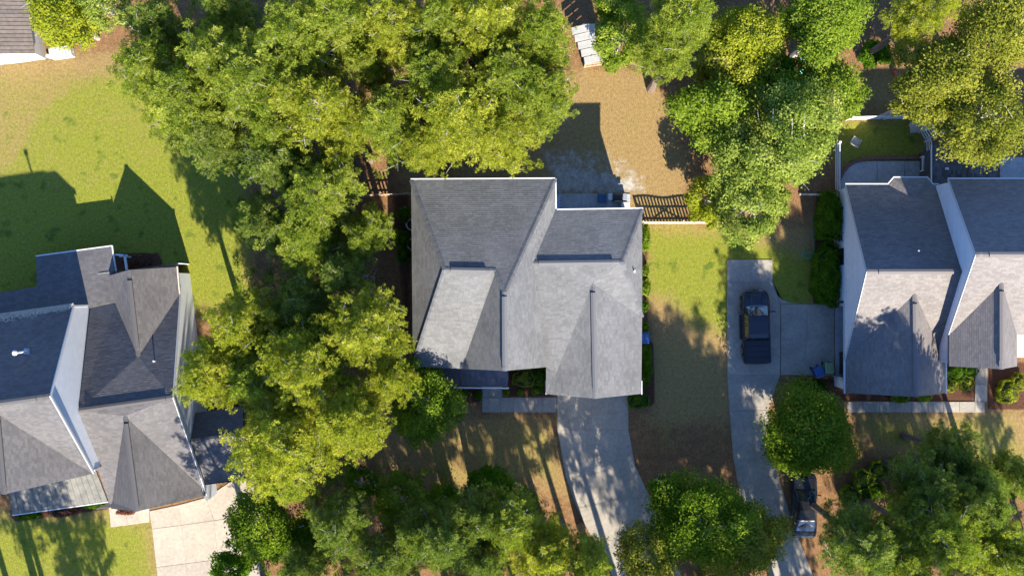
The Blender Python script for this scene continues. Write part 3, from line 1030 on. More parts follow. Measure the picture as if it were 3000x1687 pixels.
    gutter(r3, [W(28.83, 9.8, 2.7), W(28.83, 7.1, 2.7)], w=.07)
    boxpart('skylight_vent', 'white_plastic', r3, (29.75, 8.15, 3.0), (.22, .16, .12), bev=.02)
    wall(h, [W(29.1, 9.6, 0), W(29.1, 7, 0), W(29.1, 7, 2.6), W(29.1, 9.6, 2.6)], 'deckboard', name='screen')
    wall(h, [W(29.1, 9.6, 0), W(33.2, 9.6, 0), W(33.2, 9.6, 2.6), W(29.1, 9.6, 2.6)], 'deckboard', flip=True, name='screen')
    # tan porch roof at the frame's edge
    part('porch_roof', 'wood_pale', h, lambda m: m.prism([W(33.5, -4.75, 3.0), W(37, -4.75, 3.0), W(37, -2.9, 3.5), W(33.5, -2.9, 3.5)], .12))


right_house()


# ------------------------------------------------------------------ left neighbour (turned about 8 degrees)
UX = Vector((0.9905, 0.1375, 0))
UY = Vector((-0.1375, 0.9905, 0))


def left_house():
    h = thing('house', 'brown-grey shingled house at the left with tall white-sided gable end', 'house', (-26, -8, 0))
    V = dict(rl=P(230, 1202, 6.6), rr=P(505, 1164, 6.6), er=P(526, 862, 2.9), el=P(266, 898, 2.9),
             fg0=P(366, 1218, 6.5), fg1=P(402, 1497, 6.5), vl=P(329, 1470, 2.85), cl=P(325, 1489, 2.7), ch=P(322, 1478, 2.85),
             vr=P(597, 1432, 2.8), cr=P(604, 1451, 2.75))
    V['lh'] = V['rl'].lerp(V['ch'], .55) + UX * -.4
    rg = dict(p0=P(376, 791, 5.3), p1=P(405, 1045, 5.3), l=P(319, 808, 2.9), r=P(517, 782, 2.9), vr2=P(524, 858, 2.92), vl2=P(338, 889, 2.92))
    V.update(rg)
    ro = roof(h, V, [['rl', 'rr', 'er', 'vr2', 'p1', 'vl2', 'el'], ['rr', 'vr', 'fg0'], ['rl', 'rr', 'fg0'], ['rl', 'fg0', 'vl', 'ch'], ['vl', 'fg0', 'fg1', 'cl'],
                     ['fg0', 'fg1', 'cr', 'vr'], ['p0', 'p1', 'vr2', 'r'], ['p0', 'l', 'vl2', 'p1']],
              'sh_brown', [('rl', 'rr'), ('fg0', 'fg1'), ('p0', 'p1')], 'cap_brown',
              vents=[('rl', 'rr', .07, .93), ('fg0', 'fg1', .08, .95), ('p0', 'p1', .12, .88)], seed=101)
    gutter(ro, [V['r'] + W(.05, 0, 0), V['vr2'] + W(.05, -.3, 0)], 'gutter_brown')
    part('bargeboard', 'trim', ro, lambda m: m.loft([[p + W(.0, 0, -.24), p + W(.05, 0, -.24), p + W(.05, 0, 0), p + W(.0, 0, 0)] for p in (V['er'], V['rr'], V['cr'])]))
    # rear porch roof, low slope
    N = dict(a=P(106, 752, 2.35), b=P(329, 722, 2.35), c=P(342, 886, 2.98), d=P(250, 905, 2.98), e=P(112, 925, 2.98), f=P(108, 840, 2.7), g=P(-80, 870, 2.7), i=P(-80, 950, 3.0))
    r4 = roof(h, N, [['a', 'b', 'c', 'd', 'e', 'f'], ['f', 'e', 'i', 'g']], 'sh_brown', seed=131, thick=.15)
    gutter(r4, [N['a'] + W(0, .05, 0), N['b'] + W(0, .05, 0)])
    gutter(r4, [N['b'] + W(.05, 0, 0), N['b'].lerp(N['c'], .5) + W(.05, 0, 0)])
    # tall part
    L = dict(re=P(213, 893, 5.6), rid=P(144, 1160, 10.3), fe=P(272, 1387, 5.6))
    L['re2'] = L['re'] - UX * 13
    L['rid2'] = L['rid'] - UX * 13
    L['g1'] = P(13, 1447, 9.0)
    L['g0'] = P(-8, 1212, 9.0)
    L['fw'] = L['fe'] - UX * 8.3
    L['fe2'] = L['fe'] - UX * 13
    r2 = roof(h, L, [['re', 'rid', 'rid2', 're2'], ['rid', 'fe', 'g0', 'fw', 'fe2', 'rid2'], ['g0', 'fe', 'g1'], ['g0', 'g1', 'fw']],
              'sh_brown', [('rid', 'rid2'), ('g0', 'g1')], 'cap_brown', vents=[('rid', 'rid2', .06, .9), ('g0', 'g1', .1, .9)], seed=151)
    gutter(r2, [L['re'] + UY * .06, L['re2'] + UY * .06], 'gutter_brown')
    nd = MB()
    rr = random.Random(5)
    for k in range(700):
        f = rr.random()
        p = L['re'].lerp(L['re2'], f * .45) - UY * abs(rr.gauss(0, .10 + .12 * f)) + W(0, 0, .05)
        p.z += 0.9 * abs((L['re'] - p).dot(UY)) + .02
        a = rr.random() * 6.28
        d = W(math.cos(a), math.sin(a), 0) * .11
        s = W(-math.sin(a), math.cos(a), 0) * .012
        nd.poly([p - d - s, p + d - s, p + d + s, p - d + s], rr.random())
    nd.build('pine_straw_litter', 'wood_pale', r2, kind='stuff')
    part('bargeboard', 'trim', r2, lambda m: m.loft([[p + W(0, 0, -.26), p + W(.06, 0, -.26), p + W(.06, 0, 0), p + W(0, 0, 0)] for p in (L['re'], L['rid'], L['fe'])]))
    # side garage
    E = dict(r0=P(546, 1294, 4.2), r1=P(712, 1272, 4.2), a=P(540, 1214, 2.6), b=P(712, 1190, 2.6), c=P(592, 1418, 2.5), d=P(716, 1401, 2.5))
    E['c'] = E['r0'] + (E['d'] - E['r1'])
    E['c2'] = P(594, 1417, 2.5)
    r5 = roof(h, E, [['r0', 'r1', 'b', 'a'], ['r0', 'c', 'd', 'r1']], 'sh_brown', [('r0', 'r1')], 'cap_brown', vents=[('r0', 'r1', .05, .95)], seed=171)
    gutter(r5, [E['c'] - UY * .05, E['d'] - UY * .05], 'black_plastic')
    # walls
    b0, b1 = P(556, 801), P(638, 1451)
    b1 = b0 + (b1 - b0) * 0.99

    def on(f, z):
        p = b0.lerp(b1, f)
        return W(p.x, p.y, z)
    wall(h, [on(0, 0), on(1, 0), on(1, 2.6), on(.51, 6.35), on(.07, 2.75), on(0, 2.75)], 'siding', flip=False)

    def wl(y, z):
        return W(-28.1 - .139 * (y + 7.92), y, z)
    wall(h, [wl(-1.25, 2.5), wl(-12.0, 2.5), wl(-12.0, 5.45), wl(-6.6, 10.0), wl(-1.25, 5.45)], 'siding', flip=False)
    for y in (-1.2, -12.0):
        part('corner_board', 'trim', h, lambda m: m.box(wl(y, 4.0), (.12, .12, 3.0), rz=RAD(8)))
    f0 = L['re'] - UX * .3 - UY * .3
    f1 = f0 - UX * 12.4
    s1 = L['fe'] - UX * .3 + UY * .3
    s0 = s1 - UX * 12.4
    for a, b, z in ((f1, f0, 5.4), (s0, s1, 5.4), (P(325, 1468), P(604, 1430), 2.6), (P(560, 1386), P(706, 1366), 2.4), (P(334, 803), P(556, 773), 2.7),
                    (P(706, 1366), P(706, 1215), 2.4)):
        wall(h, [W(a.x, a.y, 0), W(b.x, b.y, 0), W(b.x, b.y, z), W(a.x, a.y, z)], 'siding')
    pk = V['fg1'].lerp(V['fg0'], .05)
    wall(h, [V['cl'] + UY * .3 + UX * .3 + W(0, 0, -.2), V['cr'] + UY * .3 - UX * .3 + W(0, 0, -.2), W(pk.x, pk.y, 6.2)], 'siding')
    ga = part('garage_door', 'trim', h, lambda m: m.box((P(470, 1452) + W(0, 0, 1.1)), (4.8, .1, 2.1), rz=RAD(7.9)))
    # bronze standing seam porch roof
    q = [P(22, 1459, 3.25), P(281, 1391, 3.25), P(316, 1467, 2.65), P(29, 1507, 2.65)]
    q[0] = q[1] - UX * 6.0
    q[3] = q[2] - UX * 6.6
    pr = part('porch_roof', 'metal_tan', h, lambda m: m.prism([q[3], q[2], q[1] + UY * .5, q[0] + UY * .5], .1))
    n = 16
    for k in range(n):
        f0_, f1_ = k / n, (k + 1) / n
        a0, a1 = q[3].lerp(q[2], f0_), q[3].lerp(q[2], f1_)
        c0, c1 = q[0].lerp(q[1], f0_) + UY * .5, q[0].lerp(q[1], f1_) + UY * .5
        m = MB()
        up = W(0, 0, .04)
        m.prism([a0 + up + UX * .01, a1 + up - UX * .01, c1 + up - UX * .01, c0 + up + UX * .01], .03, hsh(k))
        m.prism([a0 + up * 2 - UX * .014, a0 + up * 2 + UX * .014, c0 + up * 2 + UX * .014, c0 + up * 2 - UX * .014], .06, hsh(k))
        m.build('metal_panel', 'metal_tan', pr)
    gutter(pr, [q[3] - UY * .06 + W(0, 0, .05), q[2] - UY * .06 + W(0, 0, .05)], 'trim', w=.07)
    for k in range(4):
        p = q[3].lerp(q[2], .03 + .31 * k) + UY * .2
        part('porch_post', 'trim', h, lambda m: m.box((p.x, p.y, 1.3), (.16, .16, 2.6)))
    # plumbing on the roofs
    pb_ = P(78, 1029, 8.0)
    flue = part('flue_pipe', 'pvc', r2, lambda m: m.tube([pb_ - W(0, 0, .6), pb_ + W(0, 0, 1.45)], .07, 10))
    part('flue_cap', 'pvc', flue, lambda m: m.tube([pb_ + W(0, 0, 1.40), pb_ + W(0, 0, 1.52), pb_ + W(0, 0, 1.62)], [.15, .16, .08], 12))
    part('flashing', 'lead', flue, lambda m: m.box(pb_ + W(0, 0, -.05), (.36, .36, .1)))
    vent_pipe(ro, P(459, 1056, 5.05), .6, .05)
    # white porch frame beside the rear gable
    part('porch_frame', 'trim', h, lambda m: (m.box(P(353, 747, 2.3), (.95, .12, .14), rz=RAD(-4)), m.box(P(369, 772, 2.3), (.14, 1.2, .14), rz=RAD(8)),
                                              m.box(P(371, 752, 1.15) + W(0, 0, 0), (.12, .12, 2.3))))


left_house()


# ------------------------------------------------------------------ sheds
def shed():
    base = P(135, 172)
    h = thing('shed', 'brown metal-roofed shed with white gable front in the top left corner', 'shed', (base.x - 2, base.y + 1, 0))
    ang = RAD(7)
    ux = Vector((math.cos(ang), math.sin(ang), 0))
    uy = Vector((-math.sin(ang), math.cos(ang), 0))
    se = P(135, 173)
    wid, dep = 3.7, 4.2
    sw, ne, nw = se - ux * wid, se + uy * dep, se - ux * wid + uy * dep
    mid = (se + sw) / 2
    z0, z1 = 2.15, 3.05
    up = lambda v, z: W(v.x, v.y, z)
    wall(h, [up(sw, 0), up(se, 0), up(se, z0), up(mid, z1 - .08), up(sw, z0)], 'siding_grey', expo=.2)
    wall(h, [up(se, 0), up(ne, 0), up(ne, z0), up(se, z0)], 'gutter_brown', expo=.2)
    wall(h, [up(nw, 0), up(sw, 0), up(sw, z0), up(nw, z0)], 'siding', expo=.2)
    wall(h, [up(ne, 0), up(nw, 0), up(nw, z0), up((ne + nw) / 2, z1 - .08), up(ne, z0)], 'siding', expo=.2)
    # door panels on the white front
    dr = part('double_door', 'trim', h, lambda m: m.box(up(mid, 1.0) - uy * .04, (1.7, .06, 1.85), rz=ang))
    for s in (-1, 1):
        for k in (0.55, 1.4):
            m = MB()
            m.box(up(mid, k) + ux * s * .42 - uy * .08, (.6, .03, .7), rz=ang, bev=.01)
            m.build('panel', 'white_plastic', dr)
    ro = bpy.data.objects.new('roof', None)
    COL.objects.link(ro)
    ro.parent = h
    n = 16
    for side in (1, -1):
        e0 = se if side > 0 else sw
        for k in range(n):
            a = e0 + uy * (-.15 + (dep + .3) * k / n) + ux * side * .18
            b = e0 + uy * (-.15 + (dep + .3) * (k + 1) / n) + ux * side * .18
            r0_ = mid + uy * (-.15 + (dep + .3) * k / n)
            r1_ = mid + uy * (-.15 + (dep + .3) * (k + 1) / n)
            zz = z0 - .09
            q = [up(a, zz + .04), up(b - uy * .05, zz + .04), up(r1_ - uy * .05, z1 + .04), up(r0_, z1 + .04)]
            m = MB()
            m.prism(q if side > 0 else q[::-1], .04, hsh(k, side))
            q = [up(b - uy * .05, zz), up(b, zz), up(r1_, z1), up(r1_ - uy * .05, z1)]
            m.prism(q if side > 0 else q[::-1], .04, .0)
            m.build('metal_panel', 'metal_brown', ro)
    part('ridge_cap', 'metal_brown', ro, lambda m: m.loft([[up(p, z1 + .03) - ux * .2 + W(0, 0, -.05), up(p, z1 + .09), up(p, z1 + .03) + ux * .2 + W(0, 0, -.05), up(p, z1 + .02)]
                                                           for p in (mid - uy * .17, mid + uy * (dep + .17))]))


shed()


def storage_box():
    c = P(189, 160)
    t = thing('storage_box', 'white lidded storage box standing beside the shed', 'storage box', (c.x, c.y, 0))
    a = RAD(8)
    boxpart('body', 'white_plastic', t, (c.x, c.y, .33), (1.5, .68, .62), rz=a, bev=.04)
    part('lid', 'tarp', t, lambda m: m.box((c.x, c.y + .02, .70), (1.58, .76, .1), rz=a, bev=.04, rx=RAD(4)))
    for s in (-.4, .4):
        boxpart('latch', 'black_plastic', t, (c.x + s, c.y - .37 + s * .14, .6), (.1, .04, .12), rz=a)


storage_box()
pb = P(150, 168)
pail = thing('pail', 'small white pail at the left end of the storage box', 'pail', (pb.x - .1, pb.y, 0))
part('body', 'white_plastic', pail, lambda m: m.loft([[W(pb.x - .1 + r * math.cos(k * .524), pb.y + r * math.sin(k * .524), z) for k in range(12)] for r, z in ((.11, 0), (.14, .32))]))
part('rim', 'trim', pail, lambda m: m.tube([W(pb.x - .1 + .14 * math.cos(k * .524), pb.y + .14 * math.sin(k * .524), .32) for k in range(13)], .012, 5))


def tarp_shelter():
    c = P(1745, 165)
    t = thing('woodshed', 'low shelter with pale ribbed roof and plank end in the back yard', 'shelter', (c.x, c.y + 1, 0))
    a = RAD(8)
    ux, uy = W(math.cos(a), math.sin(a), 0), W(-math.sin(a), math.cos(a), 0)
    s0 = P(1751, 192)
    wd, dep, ze, zr = 1.05, 2.6, 1.45, 1.85
    ro = bpy.data.objects.new('roof', None)
    COL.objects.link(ro)
    ro.parent = t
    n = 5
    dx = W(-.30, 0, 0)
    for k in range(n):
        o = s0 + uy * (dep * k / n) - uy * .12 + dx * k * .5
        e = o + uy * (dep / n - .02)
        lift = W(0, 0, .012 * k)
        for s in (1, -1):
            q = [o + ux * s * wd + W(0, 0, ze) + lift, e + ux * s * wd + W(0, 0, ze) + lift, e + W(0, 0, zr) + lift, o + W(0, 0, zr) + lift]
            m = MB()
            m.prism(q if s > 0 else q[::-1], .05, hsh(k, s))
            m.build('roof_panel', 'tarp', ro)
    for k in range(7):
        m = MB()
        m.box(s0 + ux * (-.9 + .3 * k) + W(0, 0, .68), (.26, .05, 1.36), rz=a, tint=hsh(k))
        m.build('plank', 'wood_dark', t)
    for z in (.35, 1.1):
        part('rail', 'wood', t, lambda m: m.box(s0 - uy * .06 + W(0, 0, z), (2.1, .06, .12), rz=a))
    for s in (-1, 1):
        for f in (0, .5, 1):
            part('post', 'wood', t, lambda m: m.box(s0 + ux * s * .95 + uy * dep * f * .95 + W(0, 0, .72), (.1, .1, 1.44), rz=a))
        for k in range(9):
            m = MB()
            m.box(s0 + ux * s * .95 + uy * (dep * .1 * k + .12) + W(0, 0, .65), (.04, .24, 1.3), rz=a, tint=hsh(k, s))
            m.build('plank', 'wood_dark', t)


tarp_shelter()


# ------------------------------------------------------------------ fences
def picket_fence(p0, p1, ht, label, mat, scallop=0.0, gate=None, pw=0.09, gap=0.055):
    t = thing('picket_fence', label, 'fence', (p0.x, p0.y, 0))
    d = p1 - p0
    L = d.length
    d.normalize()
    ang = math.atan2(d.y, d.x)
    nrm = W(-d.y, d.x, 0)
    n = int(L / (pw + gap))
    for k in range(n):
        s = (k + .5) * L / n
        hh = ht + scallop * math.sin(s / L * math.pi * 4) + .01 * hsh(k)
        c = p0 + d * s - nrm * .03
        m = MB()
        x, w2, th = d * (pw / 2), d * (pw / 2), nrm * .011
        prof = [(-1, .04), (1, .04), (1, hh - .05), (.35, hh), (-.35, hh), (-1, hh - .05)]
        m.loft([[c + x * a + W(0, 0, z) - th for a, z in prof], [c + x * a + W(0, 0, z) + th for a, z in prof]], tint=hsh(k, 2))
        m.build('picket', mat, t)
    for z in (.25, ht * .62):
        part('rail', mat, t, lambda m: m.box(p0 + d * (L / 2) + nrm * .01 + W(0, 0, z), (L, .045, .09), rz=ang))
    posts = max(2, int(L / 1.9) + 1)
    for k in range(posts):
        part('post', mat, t, lambda m: m.box(p0 + d * (L * k / (posts - 1)) + nrm * .07 + W(0, 0, ht / 2), (.1, .1, ht), rz=ang))
    if gate:
        for a, b in gate:
            for (f0, f1) in ((a, b), (b, a)):
                q0 = p0 + d * (L * f0) + nrm * .05 + W(0, 0, .25)
                q1 = p0 + d * (L * f1) + nrm * .05 + W(0, 0, ht * .62)
                part('brace', mat, t, lambda m: m.tube([q0, q1], .045, 4))
                break
    return t


picket_fence(P(1030, 575), P(1212, 570), 1.2, 'weathered picket fence left of the middle house', 'wood', 0, [(.35, .55), (.75, .95)], .13, .12)
picket_fence(P(1878, 655), P(2110, 654), 1.35, 'pale wood picket fence right of the middle house with braced gate', 'wood_pale', .05, [(.18, .42), (.5, .26), (.6, .85)], .12, .10)
part('cap_rail', 'wood_pale', bpy.data.objects['picket_fence.001'], lambda m: [m.box(P(1880 + 229 * (k + .5) / 20, 655 - .0, 0) + W(0, -.03, 1.36 + .05 * math.sin((k + .5) / 20 * math.pi * 4)), (.30, .14, .035)) for k in range(20)])


def vinyl_fence(pts, ht, label, posts_every=2.0, rails=True):
    t = thing('vinyl_fence', label, 'fence', (pts[0].x, pts[0].y, 0))
    for a, b in zip(pts[:-1], pts[1:]):
        d = b - a
        L = d.length
        ang = math.atan2(d.y, d.x)
        n = max(1, round(L / posts_every))
        for k in range(n + 1):
            p = a + d * (k / n)
            po = part('post', 'vinyl', t, lambda m: m.box(p + W(0, 0, ht / 2 + .05), (.11, .11, ht + .1), rz=ang))
            part('post_cap', 'vinyl', po, lambda m: m.box(p + W(0, 0, ht + .13), (.15, .15, .05), rz=ang))
        for k in range(n):
            c = a + d * ((k + .5) / n)
            if rails:
                for z in (.35, ht * .66, ht):
                    part('rail', 'vinyl', t, lambda m: m.box(c + W(0, 0, z), (L / n - .1, .05, .08), rz=ang))
            else:
                part('panel', 'vinyl', t, lambda m: m.box(c + W(0, 0, ht / 2), (L / n - .1, .04, ht - .1), rz=ang))
    return t


vinyl_fence([P(2478, 352), P(2590, 349), P(2705, 346.5)], 1.35, 'white vinyl fence along the far edge of the right back lawn', 2.4, rails=False)
vinyl_fence([P(2444, 425), P(2444, 566)], 1.2, 'white rail fence between the spreading tree and curved patio', 3.4)
vinyl_fence([P(2706, 348), P(2709, 376)], 1.2, 'short white fence return beside the larger garden chair', 1.4)
vinyl_fence([P(2710, 378), P(2728, 404)], 1.1, 'white gate panel standing open below the olive tree', 1.0)
vinyl_fence([P(2692, 388), P(2709, 416), P(2710, 452)], 1.1, 'white angled fence left of the charcoal porch roof', 1.0)


def low_wall():
    a, b = P(2340, 570), P(2415, 571)
    t = thing('garden_edging', 'pale timber edging across the gap beside the tall hedge', 'edging', (a.x, a.y, 0))
    for k in range(3):
        part('timber', 'wood_pale', t, lambda m: m.box(a.lerp(b, (k + .5) / 3) + W(0, 0, .09), ((b - a).length / 3 - .03, .14, .18), tint=hsh(k)))


low_wall()


def porch_steps():
    c = P(2710, 482)
    t = thing('porch_steps', 'white slatted steps down to the curved patio', 'steps', (c.x, c.y, 0))
    for k in range(7):
        y = P(0, 467 + k * 5.0).y
        part('tread', 'vinyl', t, lambda m: m.box((P(2710, 0, .8).x, y, 0.95 - .02 * k), (.40, .07, .05)))
    for x in (2702, 2718):
        part('stringer', 'vinyl', t, lambda m: m.box((P(x, 0, .8).x, P(0, 483).y, .85), (.05, 1.05, .14)))
    part('landing_rail', 'vinyl', t, lambda m: m.tube([P(2702, 463, .9), P(2733, 449, .9)], .09, 4))
    for x, y in ((2702, 463), (2718, 463), (2702, 503), (2718, 503)):
        part('leg', 'vinyl', t, lambda m: m.box(P(x, y, 0) + W(-.2, 0, .43), (.07, .07, .86)))


porch_steps()


# ------------------------------------------------------------------ vehicles
def xf(c, ang):
    ca, sa = math.cos(ang), math.sin(ang)
    return lambda x, y, z: W(c.x + x * ca - y * sa, c.y + x * sa + y * ca, z)


def wheel(parent, T_, x, y, r=.38, w=.26):
    m = MB()
    s = 1 if x > 0 else -1
    rings = []
    for dx, rr in ((-.5, r * .9), (-.38, r), (.38, r), (.5, r * .9)):
        rings.append([T_(x + dx * w, y + rr * math.cos(k * math.pi / 9), r + rr * math.sin(k * math.pi / 9)) for k in range(18)])
    m.loft(rings)
    ty = m.build('wheel', 'rubber', parent, smooth=False)
    m = MB()
    rings = []
    for dx, rr in ((.0, r * .62), (.52, r * .62), (.54, r * .5), (.5, r * .15)):
        rings.append([T_(x + s * dx * w, y + rr * math.cos(k * math.pi / 9), r + rr * math.sin(k * math.pi / 9)) for k in range(18)])
    m.loft(rings)
    m.build('rim', 'chrome', ty)


def body_ring(T_, y, w, zb, zs, zc, crown=.04):
    """cross-section: sill, belt, shoulder, crowned top"""
    pts = [(-w * .90, zb), (-w, zb + .16), (-w * 1.01, (zb + zs) / 2), (-w, zs - .10), (-w * .95, zs - .02), (-w * .80, zc), (-w * .3, zc + crown), (w * .3, zc + crown), (w * .80, zc),
           (w * .95, zs - .02), (w, zs - .10), (w * 1.01, (zb + zs) / 2), (w, zb + .16), (w * .90, zb)]
    return [T_(x, y, z) for x, z in pts]


def pickup():
    c = (P(2211, 849, .8) + P(2220, 1063, .8)) / 2
    c.z = 0
    c.x -= .02
    t = thing('pickup_truck', 'black pickup truck with bed cover parked on the right concrete drive', 'pickup', (c.x, c.y, 0))
    T_ = xf(c, RAD(1.6))
    st = [(2.62, .46, .52, .84, .84), (2.58, .60, .46, .93, .93), (2.50, .72, .42, .99, .99), (2.36, .83, .39, 1.03, 1.05), (2.14, .90, .37, 1.06, 1.09), (1.9, .94, .36, 1.09, 1.12), (1.45, .955, .36, 1.12, 1.15), (.9, .955, .36, 1.13, 1.15),
          (-.8, .955, .36, 1.13, 1.14), (-1.0, .955, .38, 1.14, 1.13), (-2.3, .955, .42, 1.14, 1.12), (-2.48, .945, .45, 1.13, 1.11), (-2.57, .90, .48, 1.11, 1.08), (-2.61, .80, .52, 1.04, 1.0)]
    part('body', 'black_paint', t, lambda m: m.loft([body_ring(T_, *s) for s in st]), smooth=True)
    # cab
    def cab(y, wb, wt, zt):
        return [T_(x, y, z) for x, z in ((-wb, 1.10), (-wb, 1.14), (-wt - .02, zt - .05), (-wt + .08, zt), (0, zt + .03), (wt - .08, zt), (wt + .02, zt - .05), (wb, 1.14), (wb, 1.10))]
    ca = part('cab', 'black_paint', t, lambda m: m.loft([cab(1.42, .86, .80, 1.16), cab(.78, .88, .68, 1.69), cab(.62, .88, .70, 1.735), (cab(.40, .88, .71, 1.76)), cab(-.50, .88, .71, 1.76), cab(-.75, .87, .70, 1.70), cab(-.93, .86, .78, 1.2)]), smooth=False)
    part('windscreen', 'car_glass', ca, lambda m: m.loft([[T_(-.74, 1.40, 1.20), T_(.74, 1.40, 1.20), T_(.64, .80, 1.715), T_(-.64, .80, 1.715)], [T_(-.74, 1.38, 1.17), T_(.74, 1.38, 1.17), T_(.64, .78, 1.68), T_(-.64, .78, 1.68)]]))
    part('rear_window', 'car_glass', ca, lambda m: m.loft([[T_(-.62, -.955, 1.24), T_(.62, -.955, 1.24), T_(.60, -.775, 1.69), T_(-.60, -.775, 1.69)], [T_(-.62, -.93, 1.24), T_(.62, -.93, 1.24), T_(.60, -.75, 1.69), T_(-.60, -.75, 1.69)]]))
    for s in (-1, 1):
        for y0, y1, y0t, y1t in ((1.0, .12, .72, .1), (.02, -.72, .02, -.62)):
            part('side_window', 'car_glass', ca, lambda m: m.loft([[T_(s * .895, y0, 1.18), T_(s * .895, y1, 1.18), T_(s * .745, y1t, 1.66), T_(s * .745, y0t, 1.66)],
                                                                   [T_(s * .86, y0, 1.18), T_(s * .86, y1, 1.18), T_(s * .71, y1t, 1.66), T_(s * .71, y0t, 1.66)]]))
        mi = part('mirror', 'black_paint', t, lambda m: (m.box(T_(s * 1.18, 1.02, 1.22), (.24, .12, .22), rz=RAD(-18 * s), bev=.03), m.tube([T_(s * .90, 1.05, 1.15), T_(s * 1.1, 1.02, 1.18)], .03, 5)))
        part('mirror_glass', 'chrome', mi, lambda m: m.box(T_(s * 1.18, .945, 1.22), (.19, .012, .17), rz=RAD(-18 * s)))
        part('headlight', 'lens', t, lambda m: m.box(T_(s * .68, 2.46, .88), (.24, .10, .13), rz=RAD(-38 * s), bev=.03))
        part('tail_light', 'red_lens', t, lambda m: m.box(T_(s * .88, -2.57, .92), (.12, .06, .36), bev=.02))
        part('side_step', 'black_plastic', t, lambda m: m.box(T_(s * 1.0, .1, .42), (.16, 2.0, .07), rz=RAD(1.6), bev=.02))
        part('hood_vent', 'black_plastic', t, lambda m: [m.box(T_(s * .52, 2.0 + k * .07, 1.135), (.18, .03, .03), rz=RAD(1.6)) for k in range(5)])
        for y in (1.72, -1.72):
            wheel(t, T_, s * .84, y)
            part('wheel_arch', 'black_plastic', t, lambda m: m.tube([T_(s * .965, y + .47 * math.cos(a), .38 + .47 * math.sin(a)) for a in [math.pi * k / 8 for k in range(9)]], .035, 5))
    part('cowl', 'chrome', t, lambda m: m.tube([T_(-.76, 1.40, 1.185), T_(-.3, 1.47, 1.20), (T_(.3, 1.47, 1.20)), T_(.76, 1.40, 1.185)], .014, 5))
    part('hood_scoop', 'black_paint', t, lambda m: m.loft([[T_(-.36, 2.25, 1.10), T_(.36, 2.25, 1.10), T_(.30, 2.2, 1.16), T_(-.30, 2.2, 1.16)], [T_(-.42, 1.5, 1.15), T_(.42, 1.5, 1.15), T_(.34, 1.52, 1.225), T_(-.34, 1.52, 1.225)]]))
    part('wiper', 'black_plastic', t, lambda m: (m.tube([T_(-.5, 1.39, 1.22), T_(.05, 1.32, 1.28)], .012, 4), m.tube([T_(.1, 1.39, 1.22), T_(.6, 1.32, 1.28)], .012, 4)))
    part('front_bumper', 'black_plastic', t, lambda m: m.box(T_(0, 2.54, .55), (1.2, .16, .22), rz=RAD(1.6), bev=.04))
    part('rear_bumper', 'black_plastic', t, lambda m: m.box(T_(0, -2.60, .58), (1.6, .14, .18), rz=RAD(1.6), bev=.03))
    bc = part('bed_cover', 'vinyl_black', t, lambda m: m.box(T_(0, -1.74, 1.175), (1.72, 1.60, .05), rz=RAD(1.6), bev=.02))
    for k in range(4):
        part('cover_panel', 'vinyl_black', bc, lambda m: m.box(T_(0, -1.14 - k * .40, 1.21), (1.60, .375, .035), rz=RAD(1.6), bev=.012))


pickup()


